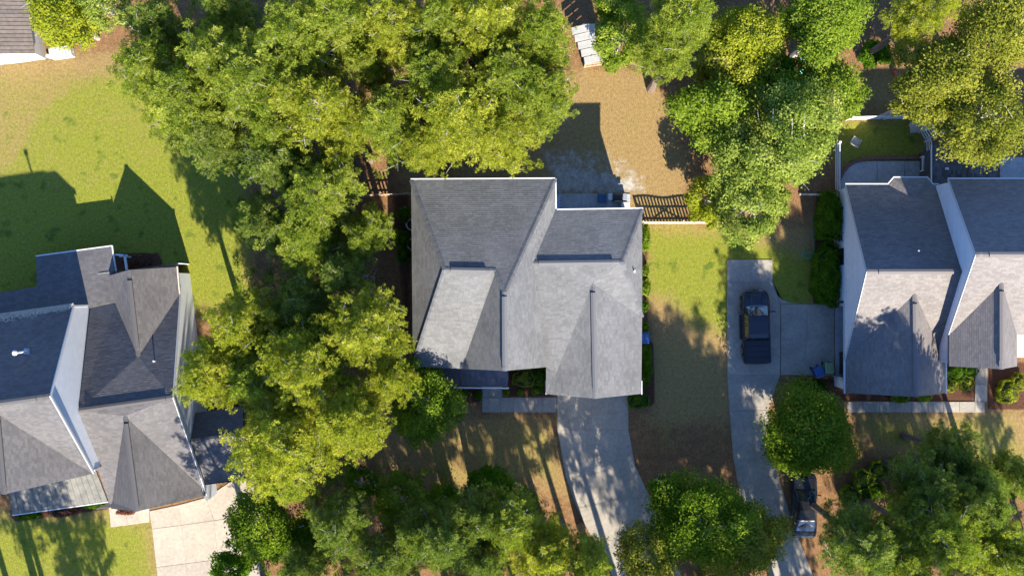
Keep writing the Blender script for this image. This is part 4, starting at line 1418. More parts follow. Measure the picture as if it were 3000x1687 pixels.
def sedan():
    c = P(2357, 1480, .8)
    c.z = 0
    t = thing('parked_car', 'black car parked nose-in under the round tree beside the right drive', 'car', (c.x, c.y, 0))
    T_ = xf(c, RAD(-1.0))
    st = [(2.25, .62, .45, .70, .70), (2.15, .76, .36, .80, .80), (1.9, .84, .30, .88, .90), (1.2, .87, .28, .94, .98), (.9, .88, .28, .96, .99), (-1.2, .88, .28, .99, 1.0),
          (-1.8, .86, .30, 1.0, 1.02), (-2.1, .80, .36, .97, .98), (-2.25, .70, .45, .88, .88)]
    part('body', 'black_paint2', t, lambda m: m.loft([body_ring(T_, *s, .03) for s in st]), smooth=True)

    def cab(y, wb, wt, zt):
        return [T_(x, y, z) for x, z in ((-wb, .95), (-wb, .99), (-wt - .03, zt - .07), (-wt + .08, zt), (0, zt + .035), (wt - .08, zt), (wt + .03, zt - .07), (wb, .99), (wb, .95))]
    ca = part('cabin', 'black_paint2', t, lambda m: m.loft([cab(1.15, .78, .74, 1.02), cab(.4, .80, .60, 1.43), cab(-.2, .80, .61, 1.49), cab(-.9, .80, .60, 1.46), cab(-1.4, .79, .62, 1.25), cab(-1.75, .77, .70, 1.03)]))
    part('windscreen', 'car_glass', ca, lambda m: m.loft([[T_(-.68, 1.13, 1.05), T_(.68, 1.13, 1.05), T_(.56, .42, 1.455), T_(-.56, .42, 1.455)], [T_(-.68, 1.10, 1.02), T_(.68, 1.10, 1.02), T_(.56, .40, 1.42), T_(-.56, .40, 1.42)]]))
    part('rear_window', 'car_glass', ca, lambda m: m.loft([[T_(-.62, -1.72, 1.07), T_(.62, -1.72, 1.07), T_(.55, -1.02, 1.45), T_(-.55, -1.02, 1.45)], [T_(-.62, -1.70, 1.04), T_(.62, -1.70, 1.04), T_(.55, -1.0, 1.42), T_(-.55, -1.0, 1.42)]]))
    for s in (-1, 1):
        for y0, y1, y0t, y1t in ((.85, .0, .38, .0), (-.08, -1.1, -.08, -.9)):
            part('side_window', 'car_glass', ca, lambda m: m.loft([[T_(s * .80, y0, 1.02), T_(s * .80, y1, 1.02), T_(s * .65, y1t, 1.36), T_(s * .65, y0t, 1.36)], [T_(s * .76, y0, 1.02), T_(s * .76, y1, 1.02), T_(s * .61, y1t, 1.36), T_(s * .61, y0t, 1.36)]]))
        part('mirror', 'black_paint2', t, lambda m: (m.box(T_(s * .98, .78, 1.02), (.20, .10, .14), rz=RAD(-15 * s), bev=.03), m.tube([T_(s * .80, .8, .99), T_(s * .92, .78, 1.0)], .025, 5)))
        part('headlight', 'lens', t, lambda m: m.box(T_(s * .60, 2.08, .72), (.30, .16, .12), rz=RAD(-28 * s), bev=.03))
        part('tail_light', 'red_lens', t, lambda m: m.box(T_(s * .66, -2.14, .82), (.26, .12, .14), rz=RAD(22 * s), bev=.03))
        for y in (1.4, -1.35):
            wheel(t, T_, s * .78, y, .33, .22)
    part('rear_trim', 'chrome', t, lambda m: m.tube([T_(-.62, -2.2, .90), T_(-.3, -2.27, .90), T_(.3, -2.27, .90), T_(.62, -2.2, .90)], .014, 5))
    part('window_trim', 'chrome', t, lambda m: m.tube([T_(-.80, 1.0, 1.005), T_(-.805, 0, 1.01), T_(-.80, -1.3, 1.01)], .012, 5))


sedan()


# ------------------------------------------------------------------ yard things
def wheelie_bin(px, py, mat, label, ang):
    c = P(px, py, .5)
    t = thing('wheelie_bin', label, 'bin', (c.x, c.y, 0))
    T_ = xf(W(c.x, c.y, 0), RAD(ang))
    part('body', mat, t, lambda m: m.loft([[T_(x * w, y * d, z) for x, y in ((-1, -1), (1, -1), (1, 1), (-1, 1))] for w, d, z in ((.22, .24, .06), (.29, .33, .98), (.31, .35, 1.0))]))
    part('lid', mat, t, lambda m: m.loft([[T_(x * w, y * d + .0, z) for x, y in ((-1, -.8), (-.8, -1), (.8, -1), (1, -.8), (1, .85), (.85, 1), (-.85, 1), (-1, .85))] for w, d, z in ((.33, .38, 1.0), (.33, .38, 1.04), (.27, .31, 1.09))]))
    part('handle', mat, t, lambda m: m.tube([T_(-.24, .40, .95), T_(-.24, .45, 1.0), T_(.24, .45, 1.0), T_(.24, .40, .95)], .02, 5))
    for s in (-1, 1):
        m = MB()
        m.tube([T_(s * .20, .30, .12), T_(s * .27, .30, .12)], .12, 12)
        m.build('wheel', 'rubber', t)


wheelie_bin(2394, 1088, 'blue_plastic', 'blue wheelie bin at the corner of the garage apron', 20)
wheelie_bin(2424, 1076, 'green_plastic', 'olive green bin between the blue bin and the garage', 3)
wheelie_bin(1886, 990, 'blue_plastic', 'bright blue bin against the middle house wall among shrubs', 0)


def grill():
    c = P(1810, 578, .8)
    t = thing('gas_grill', 'black gas grill at the far right corner of the middle patio', 'grill', (c.x, c.y, 0))
    x, y = c.x, c.y
    boxpart('cabinet', 'black_plastic', t, (x, y, .48), (.70, .50, .78), bev=.02)
    hd = part('lid', 'black_plastic', t, lambda m: m.loft([[W(x + s, y + .26 * math.cos(a), .90 + .22 * math.sin(a)) for a in [math.pi * k / 10 for k in range(11)]] for s in (-.34, .34)]))
    part('handle', 'chrome', hd, lambda m: m.tube([W(x - .25, y - .30, 1.0), W(x + .25, y - .30, 1.0)], .018, 6))
    boxpart('side_shelf', 'white_plastic', t, (x - .52, y + .03, .88), (.30, .46, .05), bev=.015)
    boxpart('side_shelf', 'lead', t, (x + .50, y + .03, .88), (.28, .46, .05), bev=.015)
    for a in (-.28, .28):
        for b in (-.18, .18):
            part('caster', 'rubber', t, lambda m: m.tube([W(x + a - .03, y + b, .06), W(x + a + .03, y + b, .06)], .06, 8))


grill()


def fire_table():
    c = P(1764, 581, .45)
    t = thing('ottoman', 'square navy covered table standing on the middle patio', 'table', (c.x, c.y, 0))
    boxpart('top', 'navy', t, (c.x, c.y, .47), (.62, .62, .10), bev=.03)
    boxpart('base', 'navy', t, (c.x, c.y, .22), (.54, .54, .42), bev=.03)


fire_table()


def ac_unit():
    c = P(1832, 603, .8)
    t = thing('cooler_cart', 'white cooler cart beside the house under the grill', 'cooler', (c.x, c.y, 0))
    boxpart('body', 'white_plastic', t, (c.x, c.y, .55), (.55, .50, .62), bev=.04)
    boxpart('lid', 'tarp', t, (c.x, c.y, .90), (.60, .54, .09), bev=.03)
    for a in (-.22, .22):
        for b in (-.2, .2):
            boxpart('leg', 'lead', t, (c.x + a, c.y + b, .13), (.05, .05, .26))


ac_unit()


def bench():
    c = P(1635, 597, .45)
    t = thing('bench', 'narrow bench with blue plaid cushion against the patio wall', 'bench', (c.x, c.y, 0))
    boxpart('cushion', 'plaid', t, (c.x, c.y, .47), (.34, 1.1, .10), bev=.03)
    boxpart('seat', 'wood_dark', t, (c.x, c.y, .39), (.38, 1.15, .06))
    for a in (-.14, .14):
        for b in (-.5, .5):
            boxpart('leg', 'wood_dark', t, (c.x + a, c.y + b, .18), (.06, .06, .36))


bench()


def lawn_chair(px, py, ang, label, w=.6, d=.55, table=False):
    c = P(px, py, .4)
    t = thing('garden_chair', label, 'chair', (c.x, c.y, 0))
    T_ = xf(W(c.x, c.y, 0), RAD(ang))
    a = RAD(ang)
    part('seat', 'tan_sling', t, lambda m: m.loft([[T_(-w / 2, -d / 2, .44), T_(w / 2, -d / 2, .44), T_(w / 2, -d / 2, .46), T_(-w / 2, -d / 2, .46)], [T_(-w / 2, d / 2, .38), T_(w / 2, d / 2, .38), T_(w / 2, d / 2, .40), T_(-w / 2, d / 2, .40)]]))
    part('backrest', 'tan_sling', t, lambda m: m.loft([[T_(-w / 2, d / 2, .42), T_(w / 2, d / 2, .42), T_(w / 2, d / 2 + .03, .42), T_(-w / 2, d / 2 + .03, .42)], [T_(-w / 2, d / 2 + .22, .95), T_(w / 2, d / 2 + .22, .95), T_(w / 2, d / 2 + .25, .95), T_(-w / 2, d / 2 + .25, .95)]]))
    for s in (-1, 1):
        part('armrest', 'lead', t, lambda m: m.tube([T_(s * (w / 2 + .03), -d / 2, .62), T_(s * (w / 2 + .03), d / 2 + .1, .64)], .025, 6))
        part('leg', 'lead', t, lambda m: m.tube([T_(s * (w / 2 + .03), -d / 2, .62), T_(s * (w / 2 + .03), -d / 2 - .04, 0)], .018, 5))
        part('leg', 'lead', t, lambda m: m.tube([T_(s * (w / 2 + .03), d / 2 + .2, .93), T_(s * (w / 2 + .03), d / 2 + .06, .4), T_(s * (w / 2 + .03), d / 2 + .1, 0)], .018, 5))


lawn_chair(2506, 414, 148, 'tan garden chair alone in the middle of the shaded lawn', .55, .50)
lawn_chair(2680, 373, -83, 'larger tan garden chair by the fence corner of the shaded lawn', .72, .75)


def ball():
    c = P(2620, 217)
    t = thing('ball', 'red play ball on the dry grass above the shaded lawn', 'ball', (c.x, c.y, 0))
    r = .16
    part('shell', 'red', t, lambda m: m.loft([[W(c.x + r * math.sin(a) * math.cos(b), c.y + r * math.sin(a) * math.sin(b), r - r * math.cos(a)) for b in [2 * math.pi * k / 14 for k in range(14)]] for a in [math.pi * (k + .4) / 10.8 for k in range(11)]]), smooth=True)
    part('valve', 'white_plastic', t, lambda m: m.box((c.x, c.y - .05, 2 * r - .005), (.03, .03, .02)))


ball()


def toys():
    for px, py, lab, pts in ((2353, 178, 'teal plastic slide half hidden under the leafy tree', [(0, .5, .9), (.1, .1, .75), (.25, -.3, .4), (.22, -.7, .1)]),
                             (2405, 172, 'teal plastic scrap right of the slide under the leaves', [(0, .3, .7), (.08, 0, .5), (.05, -.35, .12)])):
        c = P(px, py, 1)
        t = thing('play_slide', lab, 'slide', (c.x, c.y, 0))
        ring = []
        for i, (x, y, z) in enumerate(pts):
            ring.append([W(c.x + x + s, c.y + y, z + e) for s, e in ((-.22, .12), (-.18, 0), (.18, 0), (.22, .12), (.18, -.04), (-.18, -.04))])
        part('chute', 'teal', t, lambda m: m.loft(ring))
        for s in (-.15, .15):
            part('leg', 'teal', t, lambda m: m.tube([W(c.x + s, c.y + pts[0][1], 0), W(c.x + s, c.y + pts[0][1], pts[0][2])], .03, 5))


toys()


def hose():
    t = thing('garden_hose', 'green garden hose coiled on the lawn beside the hedge', 'hose', (P(2375, 750).x, P(2375, 750).y, 0))
    pts = []
    for k in range(60):
        a = k * .42
        r = 17 - .10 * k + 3 * math.sin(k * .9)
        pts.append(P(2368 + r * math.cos(a), 748 + r * .8 * math.sin(a), .03 + .004 * (k % 5)))
    part('coil', 'hose', t, lambda m: m.tube(pts, .016, 5))
    part('tail', 'hose', t, lambda m: m.tube([pts[0]] + [P(x, y, .03) for x, y in ((2386, 735), (2382, 700), (2378, 660), (2383, 630))], .016, 5))


hose()


def tub(px, py, label):
    c = P(px, py, .5)
    t = thing('planter_tub', label, 'planter', (c.x, c.y, 0))
    rg = lambda r, z: [W(c.x + r * math.cos(k * math.pi / 10), c.y + r * math.sin(k * math.pi / 10), z) for k in range(20)]
    part('shell', 'white_plastic', t, lambda m: m.loft([rg(.26, 0), rg(.40, .55), rg(.44, .58), rg(.40, .60), rg(.36, .56), rg(.33, .42)]))
    part('soil', 'core', t, lambda m: m.loft([rg(.30, .36), rg(.345, .46)]))


tub(1207, 658, 'upper of two pale round tubs under the left eave of the middle house')
tub(1209, 716, 'lower of two pale round tubs under the left eave of the middle house')


def stones():
    rr = random.Random(9)
    for i in range(7):
        c = P(2518 + i * 9, 166 + i * 2.3 + 2 * hsh(i))
        m = MB()
        n = 7
        rings = []
        for z, f in ((0, .9), (.07, 1), (.13, .7)):
            rings.append([W(c.x + (.12 + .03 * hsh(i, k)) * f * math.cos(k * 6.283 / n), c.y + (.10 + .03 * hsh(k, i)) * f * math.sin(k * 6.283 / n), z) for k in range(n)])
        m.loft(rings)
        o = m.build('border_stone', 'conc', None)
        tag(o, 'pale stone edging the dark bush above the dry grass', 'stone', 'border stones round the dark bush')


stones()


# ------------------------------------------------------------------ vegetation
def unit(v):
    return v / (np.linalg.norm(v, axis=-1, keepdims=True) + 1e-9)


def tuft_mesh(rng, pos, axis, K, lo, hi, wid, base):
    """pine brushes: K slim needles-fans per tuft, narrow at the twig and wide at the tip"""
    N = len(pos)
    d = unit(axis[:, None, :] * 0.75 + rng.normal(0, 0.62, (N, K, 3)))
    ln = rng.uniform(lo, hi, (N, K, 1))
    side = unit(np.cross(d, rng.normal(0, 1, (N, K, 3))))
    p0 = pos[:, None, :] + d * 0.02
    tip = p0 + d * ln
    tri = np.stack([p0, tip + side * wid, tip - side * wid], 2)
    tint = base[:, None] + rng.normal(0, 0.10, (N, K))
    return tri.reshape(-1, 3), tint.reshape(-1)


PROTO = {}
PR, PH = 2.9, 7.6                     # radius and height of a crown shape before scaling


def pine_proto(i, thin=False):
    """one crown shape (limbs + brushes of needles) that several pines share, scaled and turned"""
    if (i, thin) in PROTO:
        return PROTO[(i, thin)]
    rng = np.random.default_rng(i * 7 + 11)
    rr = random.Random(i * 5 + 2)
    nb = 34 if thin else 74
    pc, prd, pbr = [], [], []
    lm = MB()
    lump = [(rr.uniform(0, 6.28), rr.uniform(.62, 1.22)) for _ in range(6)]
    for k in range(nb):
        u = (k + rr.random()) / nb
        z = (PH - .4) * u
        prof = math.sqrt(max(0.03, 1 - max(0, (u - .22) / .80) ** 2)) * (0.72 + .28 * min(1, u / .25))
        ang = k * 2.399 + rr.uniform(-.5, .5)
        lob = 1.0
        for a_, s_ in lump:
            lob *= 1 + (s_ - 1) * max(0, math.cos(ang - a_)) ** 3
        Lb = PR * prof * rr.uniform(.50, 1.06) * lob
        st = np.array([0, 0, z])
        dv = np.array([math.cos(ang), math.sin(ang), 0])
        sv = np.array([-math.sin(ang), math.cos(ang), 0])
        rise = rr.uniform(.10, .45)
        cur = rr.uniform(-.3, .3)

        def at(f):
            return st + dv * Lb * f + sv * cur * Lb * f * f + np.array([0, 0, Lb * rise * f * f - .10 * Lb * f * (1 - f)])
        if Lb > .5:
            r_ = .020 + .012 * Lb
            lm.tube([Vector(at(f)) for f in (0, .35, .7, 1)], [r_, r_ * .7, r_ * .45, r_ * .2], 4)
        bright = rr.gauss(.50, .13)
        npf = max(3, int(Lb * 3.6))
        for j in range(npf):
            f = 0.28 + .76 * (j + rr.random() * .8) / npf
            q = at(f) + sv * rr.gauss(0, .22 + .14 * Lb * f) + np.array([0, 0, rr.uniform(-.05, .25)])
            if rr.random() < .5:
                lm.tube([Vector(at(min(f, 1) * .85)), Vector(q)], [.014, .007], 3)
            pc.append(q)
            prd.append(rr.uniform(.22, .40))
            pbr.append(bright + rr.gauss(0, .10))
    pc, prd, pbr = np.array(pc), np.array(prd), np.array(pbr)
    n, nt = len(pc), 11
    dirs = unit(rng.normal(0, 1, (n, nt, 3)) * np.array([1, 1, .7]) + np.array([0, 0, .6]))
    pos = pc[:, None, :] + dirs * (prd[:, None, None] * rng.uniform(.45, 1.1, (n, nt, 1)))
    axis = unit(dirs + np.array([0, 0, .5]))
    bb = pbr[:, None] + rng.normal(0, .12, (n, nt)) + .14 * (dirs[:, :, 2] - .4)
    bb = np.where(rng.random((n, nt)) < .06, bb + .3, bb)
    v, ti = tuft_mesh(rng, pos.reshape(-1, 3), axis.reshape(-1, 3), 14, .12, .20, .021, bb.reshape(-1))
    for k in range(14):                  # bare dead twigs that show through
        q = pc[rng.integers(n)]
        a_ = rr.uniform(0, 6.28)
        e = q + np.array([math.cos(a_), math.sin(a_), .1]) * rr.uniform(.4, .9)
        lm.tube([Vector(q) + Vector((0, 0, .2)), Vector((q + e) / 2) + Vector((0, 0, .32)), Vector(e) + Vector((0, 0, .22))], [.015, .011, .005], 4)
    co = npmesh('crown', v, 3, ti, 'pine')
    lo = lm.build('limbs', 'bark_grey', None)
    lo.data.transform(Matrix.Translation(lo.location))
    PROTO[(i, thin)] = (co.data, lo.data)
    for o in (co, lo):
        bpy.data.objects.remove(o)
    return PROTO[(i, thin)]


def pine(px, py, ztop, R, label, mat='pine', seed=0, zlow=None, thin=False, lean=0.0, group='pine trees'):
    rr = random.Random(seed)
    R = R * 1.2
    zlow = zlow if zlow is not None else ztop * 0.46
    c = P(px, py, zlow + (ztop - zlow) * 0.72)
    base = Vector((c.x + rr.uniform(-1, 1) * lean, c.y + rr.uniform(-1, 1) * lean, 0))
    t = thing('pine_tree', label, 'pine', base, group)
    dx, dy = c.x - base.x, c.y - base.y
    tr = MB()
    rad0 = 0.16 + ztop * 0.009
    tp, rd = [], []
    for k in range(9):
        f = k / 8
        g = min(1, f * (ztop - .5) / zlow)
        tp.append(base + Vector((dx * g ** 1.5 + .06 * math.sin(f * 9 + seed) * (1 - f), dy * g ** 1.5 + .06 * math.cos(f * 8 + seed) * (1 - f), (ztop - .5) * f)))
        rd.append(rad0 * (1 - .9 * f) * (1.25 if k == 0 else 1))
    tr.tube(tp, rd, 8)
    tr.build('trunk', 'bark_pine', t, smooth=True)
    cm, lm = pine_proto(seed % 10, thin)
    sc = R / PR
    rz = rr.uniform(0, 6.28)
    for nm, me in (('crown', cm), ('limbs', lm)):
        o = bpy.data.objects.new(nm, me)
        COL.objects.link(o)
        o.parent = t
        o.location = (dx, dy, zlow)
        o.rotation_euler = (0, 0, rz)
        o.scale = (sc, sc, (ztop - zlow) / PH)
        if nm == 'crown':
            o.material_slots[0].link = 'OBJECT'
            o.material_slots[0].material = MT[mat]
        else:
            o['kind'] = 'stuff'
    return t


def leaf_quads(rng, pos, nrm, size, tint):
    N = len(pos)
    nrm = unit(nrm)
    a = unit(np.cross(nrm, rng.normal(0, 1, (N, 3))))
    b = np.cross(nrm, a)
    s = size * rng.uniform(.65, 1.3, (N, 1))
    q = np.stack([pos - a * s, pos + b * s * .55, pos + a * s, pos - b * s * .55], 1)
    return q.reshape(-1, 3), tint


def lobed_leaves(rng, centres, radii, per, flat, bright, size, up=.55):
    n = len(centres)
    d = unit(rng.normal(0, 1, (n, per, 3)))
    d[:, :, 2] = np.where(d[:, :, 2] < -.25, -d[:, :, 2], d[:, :, 2])
    r = np.abs(rng.normal(.70, .20, (n, per, 1)))
    pos = centres[:, None, :] + d * r * radii[:, None, None] * np.array([1, 1, flat])
    nr = d * .45 + rng.normal(0, .42, (n, per, 3)) + np.array([0, 0, up])
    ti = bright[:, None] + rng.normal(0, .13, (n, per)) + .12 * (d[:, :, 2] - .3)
    return leaf_quads(rng, pos.reshape(-1, 3), nr.reshape(-1, 3), size, ti.reshape(-1))


def broadleaf(px, py, ztop, R, label, mat='leaf', seed=0, zlow=None, nl=None, per=170, size=.088, lobe=.24, bark='bark_grey', name='broadleaf_tree', cat='tree', group='broadleaf trees', sparse=1.0, twig=0, flat=.75):
    rng = np.random.default_rng(seed * 13 + 5)
    rr = random.Random(seed + 100)
    zlow = zlow if zlow is not None else ztop * .35
    zc = zlow + (ztop - zlow) * .6
    c = P(px, py, zc)
    base = Vector((c.x, c.y, 0))
    t = thing(name, label, cat, base, group)
    hz = (ztop - zlow) / 2
    mid = (ztop + zlow) / 2
    nl = nl or int(22 + 9 * R * R)
    cen, rad, br = [], [], []
    lump = [(rr.uniform(0, 6.28), rr.uniform(.55, 1.32)) for _ in range(7)]
    tr = MB()
    r0 = .06 + .045 * R
    tr.tube([base, base + Vector((.05, .03, mid * .6)), base + Vector((-.05, .06, ztop * .9))], [r0 * 1.2, r0 * .8, r0 * .15], 8)
    lm = MB()
    for i in range(nl):
        th = i * 2.399 + rr.uniform(-.4, .4)
        cz = rr.uniform(-.55, 1.0)
        sr = math.sqrt(max(0, 1 - cz * cz))
        lob = 1.0
        for a, s in lump:
            lob *= 1 + (s - 1) * max(0, math.cos(th - a)) ** 3
        f = rr.uniform(.55, 1.0) * lob
        q = np.array([math.cos(th) * sr * R * .86 * f, math.sin(th) * sr * R * .86 * f, mid + cz * hz * .86 * min(1, f + .1)])
        cen.append(q)
        rad.append(R * lobe * rr.uniform(.7, 1.25) + .12)
        br.append(rr.gauss(.48, .19))
        if i % 2 == 0:
            z0 = max(zlow * .6, q[2] - .6 * math.hypot(q[0], q[1]) - .3)
            lm.tube([base + Vector((0, 0, z0)), base + Vector((q[0] * .5, q[1] * .5, z0 + (q[2] - z0) * .6)), base + Vector(q)], [.02 + .016 * R, .014 + .009 * R, .008], 4)
    for k in range(twig):
        q = cen[rr.randrange(nl)]
        a = rr.uniform(0, 6.28)
        e = q + np.array([math.cos(a), math.sin(a), .2]) * rr.uniform(.6, 1.2)
        lm.tube([base + Vector(q) + Vector((0, 0, .15)), base + Vector(e) + Vector((0, 0, .3))], [.025, .008], 4)
    v, ti = lobed_leaves(rng, np.array(cen), np.array(rad), max(8, int(per * sparse)), flat, np.array(br), size)
    tr.build('trunk', bark, t, smooth=True)
    lm.build('limbs', bark, t, kind='stuff')
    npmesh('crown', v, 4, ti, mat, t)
    return t


def shrub(px, py, w, d, ht, label, mat='leaf_d', seed=0, size=.06, ang=0.0, n=None, group='shrubs', name='shrub', boxy=False, cat='shrub'):
    """low bush: dark inner mass plus leaves over its surface"""
    rng = np.random.default_rng(seed * 3 + 71)
    c = P(px, py, ht * .8)
    t = thing(name, label, cat, (c.x, c.y, 0), group)
    a, b = w / 2, d / 2
    core = MB()
    ex = 3.2 if boxy else 2.0

    def ring(s, z):
        out = []
        for k in range(14):
            th = k * 2 * math.pi / 14
            cs, sn = math.cos(th), math.sin(th)
            rho = (abs(cs) ** ex + abs(sn) ** ex) ** (-1 / ex)
            x, y = a * s * rho * cs, b * s * rho * sn
            out.append(Vector((c.x + x * math.cos(ang) - y * math.sin(ang), c.y + x * math.sin(ang) + y * math.cos(ang), z)))
        return out
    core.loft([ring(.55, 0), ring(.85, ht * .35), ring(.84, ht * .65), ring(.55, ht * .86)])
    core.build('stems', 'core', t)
    n = n or int(900 + 900 * w * d)
    th = rng.uniform(0, 2 * np.pi, n)
    up = rng.uniform(0, 1, n) ** (.6)
    rs = np.where(rng.random(n) < .6, np.sqrt(rng.random(n)), 1.0)
    rho = (np.abs(np.cos(th)) ** ex + np.abs(np.sin(th)) ** ex) ** (-1 / ex)
    lump = 1 + .10 * np.sin(th * 3 + seed) + .07 * np.sin(th * 7 + 2 * seed)
    x0, y0 = np.cos(th) * rho * rs, np.sin(th) * rho * rs
    rad = np.clip(np.sqrt(x0 ** 2 + y0 ** 2) / rho, 0, 1)
    pw = 6 if boxy else 2.2
    zt = ht * (1 - .75 * rad ** pw) * (1 + .10 * np.sin(x0 * 5 + seed) * np.cos(y0 * 5))
    z = np.where(rs >= 1, up * ht * .9, zt) + rng.normal(0, .035, n)
    x, y = x0 * a * lump, y0 * b * lump
    pos = np.stack([x * math.cos(ang) - y * math.sin(ang), x * math.sin(ang) + y * math.cos(ang), np.maximum(z, .03)], 1) + rng.normal(0, .025, (n, 3))
    pos[:, 2] = np.maximum(pos[:, 2], .03)
    nr = np.stack([x0 * .6, y0 * .6, np.full(n, .6)], 1) + rng.normal(0, .45, (n, 3))
    clump = .48 + .16 * np.sin(pos[:, 0] * 6 + seed) * np.cos(pos[:, 1] * 5.3) + rng.normal(0, .16, n)
    v, ti = leaf_quads(rng, pos, nr, size, clump)
    npmesh('foliage', v, 4, ti, mat, t)
    return t


# pines: photo x, y, top height, crown radius, label, needle colour
PINES = [
    (445, 65, 12, 2.2, 'dark pine second from the top left corner behind the bright tree', 'pine_d'),
    (430, 190, 13, 2.2, 'pine at the upper left lawn edge nearest the storage box', 'pine'),
    (540, 280, 14, 2.7, 'pale pine overhanging the left lawn below the storage box pine', 'pine'),
    (600, 400, 12, 2.1, 'blue-green pine at the lowest corner of the wood over the left lawn', 'pine_d'),
    (625, 170, 15, 2.2, 'pine between the dark gap and the left lawn wood edge', 'pine'),
    (745, 250, 16, 2.6, 'broad pine in the left centre of the back wood', 'pine'),
    (860, 85, 17, 2.7, 'light pine at the top edge left of the leaning trunks', 'pine'),
    (790, 375, 14, 2.2, 'pine above the dark gap left of the first picket fence', 'pine'),
    (935, 310, 16, 2.7, 'yellowish pine in the back wood left of the picket fence shadow', 'pine_y'),
    (1005, 50, 17, 2.2, 'pine at the top edge above the leaning trunks', 'pine'),
    (1135, 335, 15, 2.4, 'pine right of the orange straw gap in the back wood', 'pine'),
    (1150, 70, 17, 2.1, 'yellow-tipped pine at the top edge right of the leaning trunks', 'pine_y'),
    (1270, 215, 16, 2.5, 'pine in the centre of the back wood below the dark hollow', 'pine'),
    (1320, 345, 17, 2.9, 'large pine overhanging the shadow behind the middle house', 'pine_y'),
    (1420, 55, 18, 2.5, 'tall pine at the top edge above the middle house', 'pine_y'),
    (1485, 235, 16, 2.5, 'pine left of the pale-roofed shelter', 'pine'),
    (1455, 395, 15, 2.3, 'rounded pine reaching furthest over the middle back yard', 'pine_y'),
    (1590, 95, 17, 2.3, 'pine at the top edge nearest the pale-roofed shelter', 'pine'),
    (1595, 270, 15, 1.9, 'loose pine beside the dry back yard below the shelter', 'pine'),
    (1290, 60, 17, 2.0, 'pine at the top edge left of the tall pine above the middle house', 'pine'),
    (650, 30, 14, 1.6, 'small pine at the top edge over the dark gap', 'pine_d'),
    (990, 380, 12, 1.4, 'small pine just behind the left picket fence', 'pine_y'),
    (1235, 430, 14, 1.6, 'narrow pine drooping towards the middle house rear gutter', 'pine_y'),
    (1085, 190, 14, 1.3, 'thin pine whose leaning trunk shows over orange straw', 'pine'),
    (800, 480, 13, 2.1, 'blue-green pine at the top of the group between the two houses', 'pine_d'),
    (925, 560, 14, 2.2, 'pine with bare twigs left of the first picket fence', 'pine'),
    (750, 660, 11, 1.9, 'leftmost pine of the middle group beside the mown lawn', 'pine_d'),
    (890, 690, 13, 2.5, 'central pine of the group between the left and middle houses', 'pine'),
    (1060, 690, 11, 1.6, 'pine nearest the left eave of the middle house', 'pine'),
    (1085, 640, 9, 1.0, 'small thin pine below the left picket fence', 'pine'),
    (985, 800, 12, 1.9, 'shaded pine beside the bare birch', 'pine_d'),
    (700, 960, 14, 2.2, 'yellow pine with bare twigs beside the left house gable', 'pine_y'),
    (600, 1110, 14, 2.2, 'yellow pine overhanging the left house roof', 'pine_y'),
    (880, 905, 11, 2.4, 'dark shaded pine in the hollow between the yellow pines', 'pine_d'),
    (1055, 980, 14, 2.6, 'yellow pine closest to the middle house front left corner', 'pine_y'),
    (890, 1075, 15, 2.6, 'pine left of the purple gap in the lower left group', 'pine_y'),
    (810, 1300, 16, 3.0, 'largest yellow pine above the cream drive', 'pine_y'),
    (1010, 1235, 15, 2.7, 'yellow pine beside the deep green tree at the porch corner', 'pine_y'),
    (1135, 1120, 12, 1.5, 'feathery pine overlapping the deep green tree', 'pine_y'),
    (740, 1120, 14, 2.2, 'olive pine between the left house and the purple gap', 'pine'),
    (840, 1420, 12, 1.7, 'drooping pine tip right of the cream drive apron', 'pine'),
    (985, 1550, 12, 2.0, 'grey-green pine at the bottom between two bright leafy trees', 'pine_d'),
    (1310, 1590, 13, 2.2, 'grey-green pine at the bottom left of the curved drive', 'pine_d'),
    (1500, 1555, 12, 2.2, 'pine overhanging the left edge of the curved drive bottom', 'pine'),
    (1610, 1640, 12, 2.1, 'lit pine at the bottom edge where the drive leaves', 'pine_y'),
    (1130, 1650, 11, 1.8, 'pine at the bottom edge over orange straw', 'pine_d'),
    (1745, 1655, 12, 1.6, 'pine tip drooping over the lower end of the curved drive', 'pine'),
    (1210, 1560, 12, 1.7, 'grey-green pine between the two bottom leafy trees and the drive', 'pine_d'),
    (1400, 1530, 12, 1.8, 'feathery shaded pine below the deep green drive tree', 'pine_d'),
    (1420, 1650, 12, 1.7, 'shaded pine at the bottom edge left of the drive', 'pine_d'),
    (870, 1670, 12, 1.6, 'pine at the bottom edge right of the cream drive', 'pine_d'),
    (2650, 1640, 12, 2.0, 'pine at the bottom edge between the larger right pines', 'pine'),
    (2860, 1400, 10, 1.7, 'dark pine between the path shadows and the right pines', 'pine_d'),
    (2990, 1400, 10, 1.7, 'dark pine at the right frame edge below the path', 'pine_d'),
    (2550, 1610, 13, 2.3, 'grey-green pine right of the black parked car', 'pine_d'),
    (2740, 1440, 11, 2.0, 'shaded pine behind the bright green shrub bed', 'pine_d'),
    (2770, 1600, 14, 2.5, 'pine with pale bare branches at the bottom right', 'pine'),
    (2890, 1480, 13, 2.3, 'dark pine below the long tree shadows at the right', 'pine_d'),
    (2960, 1640, 13, 2.3, 'pine in the bottom right corner', 'pine'),
    (2800, 1330, 9, 1.6, 'small dark pine nearest the right front path', 'pine_d'),
    (2010, 55, 16, 2.5, 'pine at the top edge right of the bright bushy tree', 'pine'),
    (1960, 135, 13, 1.6, 'pine low over the orange straw above the dry yard', 'pine'),
    (2735, 25, 14, 1.6, 'round yellowish pine at the top edge right of the leaning trunk', 'pine_y'),
]
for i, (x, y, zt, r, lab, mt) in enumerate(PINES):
    pine(x, y, zt, r, lab, mt, seed=i + 1, lean=.6)

